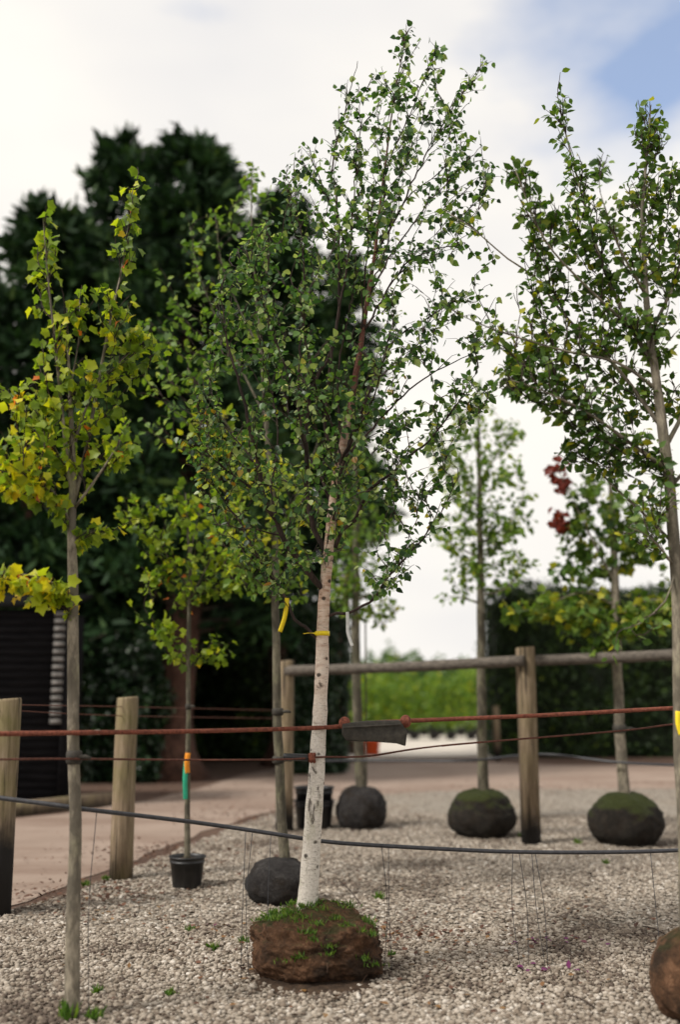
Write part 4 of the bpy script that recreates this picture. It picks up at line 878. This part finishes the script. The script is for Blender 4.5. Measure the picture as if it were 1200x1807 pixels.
dq = (t1 - t0); MB().tube([t0 - dq * .6, t0 - dq * .55, t0, t1, t1 + dq * .02], [.016, .021, .021, .021, .016], 14).obj('sleeve', M['black_plastic'], root)
kn = MB(); 
for q in range(4):
    ring = [t1 + dq.normalized() * (.012 + .009 * q) + Vector((.004 * math.sin(t * 2), .018 * math.cos(t), (.022 + .004 * (q % 2)) * math.sin(t))) for t in np.linspace(0, 6.283, 14)]; kn.tube(ring, .007, 6, False)
kn.obj('knot', M['rust'], root)
# rubber ties on the stems
def tie(px, py, Y, r, label, h=.05):
    p = at(px, py, Y); mb = MB().lathe([(r, -h / 2), (r * 1.22, -h / 2 + .008), (r * 1.25, 0), (r * 1.22, h / 2 - .008), (r, h / 2)], tuple(p), 18)
    mb.tube([p + Vector((r * .9, -r * .6, 0)), p + Vector((r * 2.0, -r * 1.0, .004)), p + Vector((r * 2.8, -r * .9, -.004))], [.011, .013, .008], 8)
    b = p; mb.V = [v - np.array(b) for v in mb.V]; o = mb.obj('tree_tie', M['rubber']); o.location = b; return tag(o, label, 'tie')
tie(130, 1336, YA, .034, 'black rubber tie round the stem of the yellow maple', .07)
tie(332, 1247, YF, .022, 'black tie round the thin stem of the potted sapling', .05)
tie(490, 1256, YE, .039, 'upper black tie on the straight grey stem left of the birch', .06)
tie(491, 1341, YE, .040, 'lower black tie on the straight grey stem left of the birch', .06)
tie(1094, 1286, YDk, .060, 'black tie on the leaning tree in front of the clipped hedge', .09)

# ------------------------------------------------------------ irrigation pipes and drip tubes
hp = [at(-260, 1375, YA + .05), at(100, 1421, YA + .07), at(150, 1428, YA + .12), at(350, 1452, YA + .7), at(500, 1474, YB + .05), at(550, 1482, YB + .11), at(620, 1489, YB + .14), at(760, 1497, YB + .16), at(900, 1503, YB + .18), at(1060, 1504, YB + .2), at(1210, 1500, YB + .22), at(1420, 1490, YB + .25)]
wire('irrigation_pipe', hp, .0125, M['pipe'], 'black irrigation pipe slung low behind the birch trunk, sagging over the gravel', 'pipe', k=10, step=.05)
pq = smooth_path(hp, step=.02)
wire('irrigation_pipe', [at(560, 1343, YBk - .3), at(650, 1342, YBk - .3), at(800, 1343, YCk - .15), at(855, 1340, YCk - .09), at(960, 1331, YCk - .2), at(1090, 1345, YDk - .1), at(1220, 1351, YDk - .3), at(1400, 1352, YDk - .5)], .014, M['pipe'], 'thin black pipe slung between the far mossy-balled trees', 'pipe', k=8)
for px, dx, gy in ((672, 2, 1592), (688, 3, 1600), (432, -2, 1592), (447, -1, 1600), (478, 2, 1610), (904, 6, 1655), (918, 8, 1660), (940, 16, 1690), (946, 12, 1712), (170, 6, 1500), (1150, 4, 1620)):
    j = int(np.argmin([abs((W_PX / 2 + F_PX * p[0] / (p[1] * math.cos(TILT) + (p[2] - EYE) * math.sin(TILT))) - px) for p in pq])); a = Vector(pq[j]); e = Vector((a.x + dx / 280, a.y - .05 + random.uniform(-.05, .05), .01))
    mid = (a + e) / 2 + Vector((random.uniform(-.03, .03), random.uniform(-.02, .02), 0))
    wire('drip_tube', [a, mid, e], 0.0022, M['pipe'], 'thin dark drip tube dangling from the low irrigation pipe to the gravel', 'tube', 'drip tubes hanging from the pipe', k=5)

# ------------------------------------------------------------ pots
def pot_prof(r0, r1, h):
    return [(r0 * .97, 0), (r0, .006), (r0 + (r1 - r0) * .80, h * .80), (r1 * 1.0, h * .80), (r1 * 1.0, h * .84), (r1 * .985, h * .845), (r1 * 1.005, h * .95), (r1 * 1.06, h * .955), (r1 * 1.06, h), (r1 * .98, h), (r1 * .95, h * .93), (r0 * .93, h * .12)]
def pot(name, c, r0, r1, h, label, soil=None, cat='pot'):
    root = thing(name, c, label, cat); MB().lathe(pot_prof(r0, r1, h), tuple(c), 40).obj('shell', M['black_plastic'], root)
    if soil: MB().lathe([(r0 * .8, h * .5), (r1 * .955, h * .86), (r1 * .6, h * .90), (r1 * .2, h * .91)], tuple(c), 24, .05).obj('soil', M['soil'], root)
    return root
c = gnd(329, 1566); kf = F_PX / (c - Vector((0, 0, EYE))).dot(Vector((0, math.cos(TILT), math.sin(TILT))))
pot('plant_pot', Vector((c.x, c.y, .004)), 25 / kf, 31 / kf, at(329, 1513, c.y).z + .01, 'small black plastic pot holding the lime-leaved sapling', True)
c = gnd(554, 1462); kb = F_PX / (c - Vector((0, 0, EYE))).dot(Vector((0, math.cos(TILT), math.sin(TILT)))); hb = at(554, 1412, c.y).z
pot('plant_pot', Vector((c.x, c.y, .004)), 30 / kb, 35 / kb, hb, 'lower of two large nested black plastic pots behind the birch trunk')
pot('plant_pot', Vector((c.x, c.y, .13)), 28.5 / kb, 34 / kb, at(554, 1388, c.y).z - .13, 'upper of two large nested black plastic pots behind the birch trunk')
c = gnd(656, 1332); mb = MB().lathe([(.20, 0), (.23, .36), (.25, .37), (.25, .42), (.21, .42), (.19, .30)], (0, 0, 0), 20); o = mb.obj('bucket', M['orange_plastic']); o.location = (c.x, c.y, 0); tag(o, 'small bright orange bucket on the edge of the pale yard', 'bucket')
c = gnd(878, 1342); o = MB().lathe([(.085, -.05), (.08, at(878, 1246, c.y).z - .03), (.06, at(878, 1246, c.y).z)], (0, 0, 0), 10, .05).obj('stake', M['post_c']); o.location = (c.x, c.y, 0); tag(o, 'thin dark stake at the left end of the clipped hedge', 'stake')
tag(wire('bamboo_cane', [(at(646, 1100, YBk).x, YBk + .1, 0.05), at(645, 1095, YBk + .1)], .010, M['bark_olive'], '', ''), 'thin cane standing beside the tree behind the stacked pots', 'cane')

# ------------------------------------------------------------ ribbons and labels
def ribbon(name, P, w, mat, label, twist=0., cat='ribbon'):
    P = smooth_path(P, step=.008); n = len(P); T = norm(np.gradient(P, axis=0)); V = []
    for i in range(n):
        a = twist * i / n; x = np.array([math.cos(a), math.sin(a), 0]); x = norm(x - T[i] * np.dot(x, T[i])); nn_ = np.cross(x, T[i])
        for sx, sz_ in ((-1, -1), (1, -1), (1, 1), (-1, 1)): V.append(P[i] + x * sx * w / 2 + nn_ * sz_ * .0012)
    Q = [(i * 4 + j, i * 4 + (j + 1) % 4, i * 4 + 4 + (j + 1) % 4, i * 4 + 4 + j) for i in range(n - 1) for j in range(4)] + [(3, 2, 1, 0), (n * 4 - 4, n * 4 - 3, n * 4 - 2, n * 4 - 1)]
    return tag(MB().add(V, Q).obj(name, mat), label, cat)
yb7 = YB + .10
def near_limb(px, py, li):
    L = limbs[li]; q = [(W_PX / 2 + F_PX * p[0] / (p[1] * math.cos(TILT) + (p[2] - EYE) * math.sin(TILT)), p) for p in L]
    return min(q, key=lambda a: abs(a[0] - px))[1]
p7 = near_limb(509, 1076, 7); kx = Vector(p7)
ribbon('marker_ribbon', [kx + Vector((0, -.012, .012)), kx + Vector((-.004, -.016, -.05)), kx + Vector((-.016, -.02, -.12)), kx + Vector((-.042, -.022, -.20))], .028, M['yellow_tape'], 'yellow plastic ribbon hanging from the lowest left birch branch', .5)
p6 = Vector(near_limb(613, 1080, 6))
ribbon('marker_ribbon', [p6 + Vector((0, -.012, .010)), p6 + Vector((.002, -.015, -.06)), p6 + Vector((.004, -.02, -.12)), p6 + Vector((.03, -.02, -.20))], .020, M['white_tape'], 'white plastic ribbon hanging from the lowest right birch branch', .4)
zt = at(570, 1118, YB).z; cx = tr_at(zt); rr = r_at(zt) + .004
o = MB().lathe([(rr - .003, -.014), (rr + .001, -.014), (rr + .001, .014), (rr - .003, .014)], tuple(cx), 26); lp = [Vector(cx) + Vector((-rr * .8, -.015, 0)), Vector(cx) + Vector((-rr - .04, -.02, .002)), Vector(cx) + Vector((-rr - .075, -.012, -.002))]
root = thing('marker_strap', Vector(cx), 'yellow strap looped round the birch trunk just below the lowest branches', 'strap'); o.obj('band', M['yellow_tape'], root)
rb2 = ribbon('tail', lp, .026, M['yellow_tape'], '', 1.57); 
for k in ('label', 'category'): del rb2[k]
rb2.parent = root; rb2.location = -Vector(cx)
q = at(330, 1335, YF - .03)
root = thing('plant_label', q, 'green and orange plastic label strips on the stem of the potted sapling', 'label'); 
for nm, mt, x0, z0, z1, w in (('green_strip', 'green_tape', -.006, -.03, -.36, .042), ('orange_strip', 'orange_tape', .006, .03, -.14, .046)):
    s_ = ribbon(nm, [q + Vector((x0, -.002, z0)), q + Vector((x0 - .006, -.012, (z0 + z1) / 2)), q + Vector((x0 + .002, -.006, z1))], w, M[mt], '', .6)
    for k in ('label', 'category'): del s_[k]
    s_.parent = root; s_.location = -q
q = Vector(at(1199, 1262, YR - .045)); ribbon('marker_ribbon', [q + Vector((0, 0, .02)), q + Vector((-.006, -.008, -.04)), q + Vector((.004, -.012, -.10))], .035, M['yellow_tape'], 'pale yellow ribbon tied to the stem of the spreading tree', .3)
# dead sticks on the gravel
for i, (a, b) in enumerate((((1000, 1765), (1050, 1785)), ((1135, 1640), (1180, 1658)), ((640, 1605), (600, 1560)))):
    p, r_ = gnd(*a), gnd(*b); wire('fallen_stick', [(p.x, p.y, .022), ((p.x + r_.x) / 2, (p.y + r_.y) / 2 + .02, .034), (r_.x, r_.y, .022)], [.004] * len(smooth_path([(p.x, p.y, .022), ((p.x + r_.x) / 2, (p.y + r_.y) / 2 + .02, .034), (r_.x, r_.y, .022)], step=.08)), M['twig'], 'thin dry stick lying on the pale gravel', 'stick', 'dry sticks on the gravel')
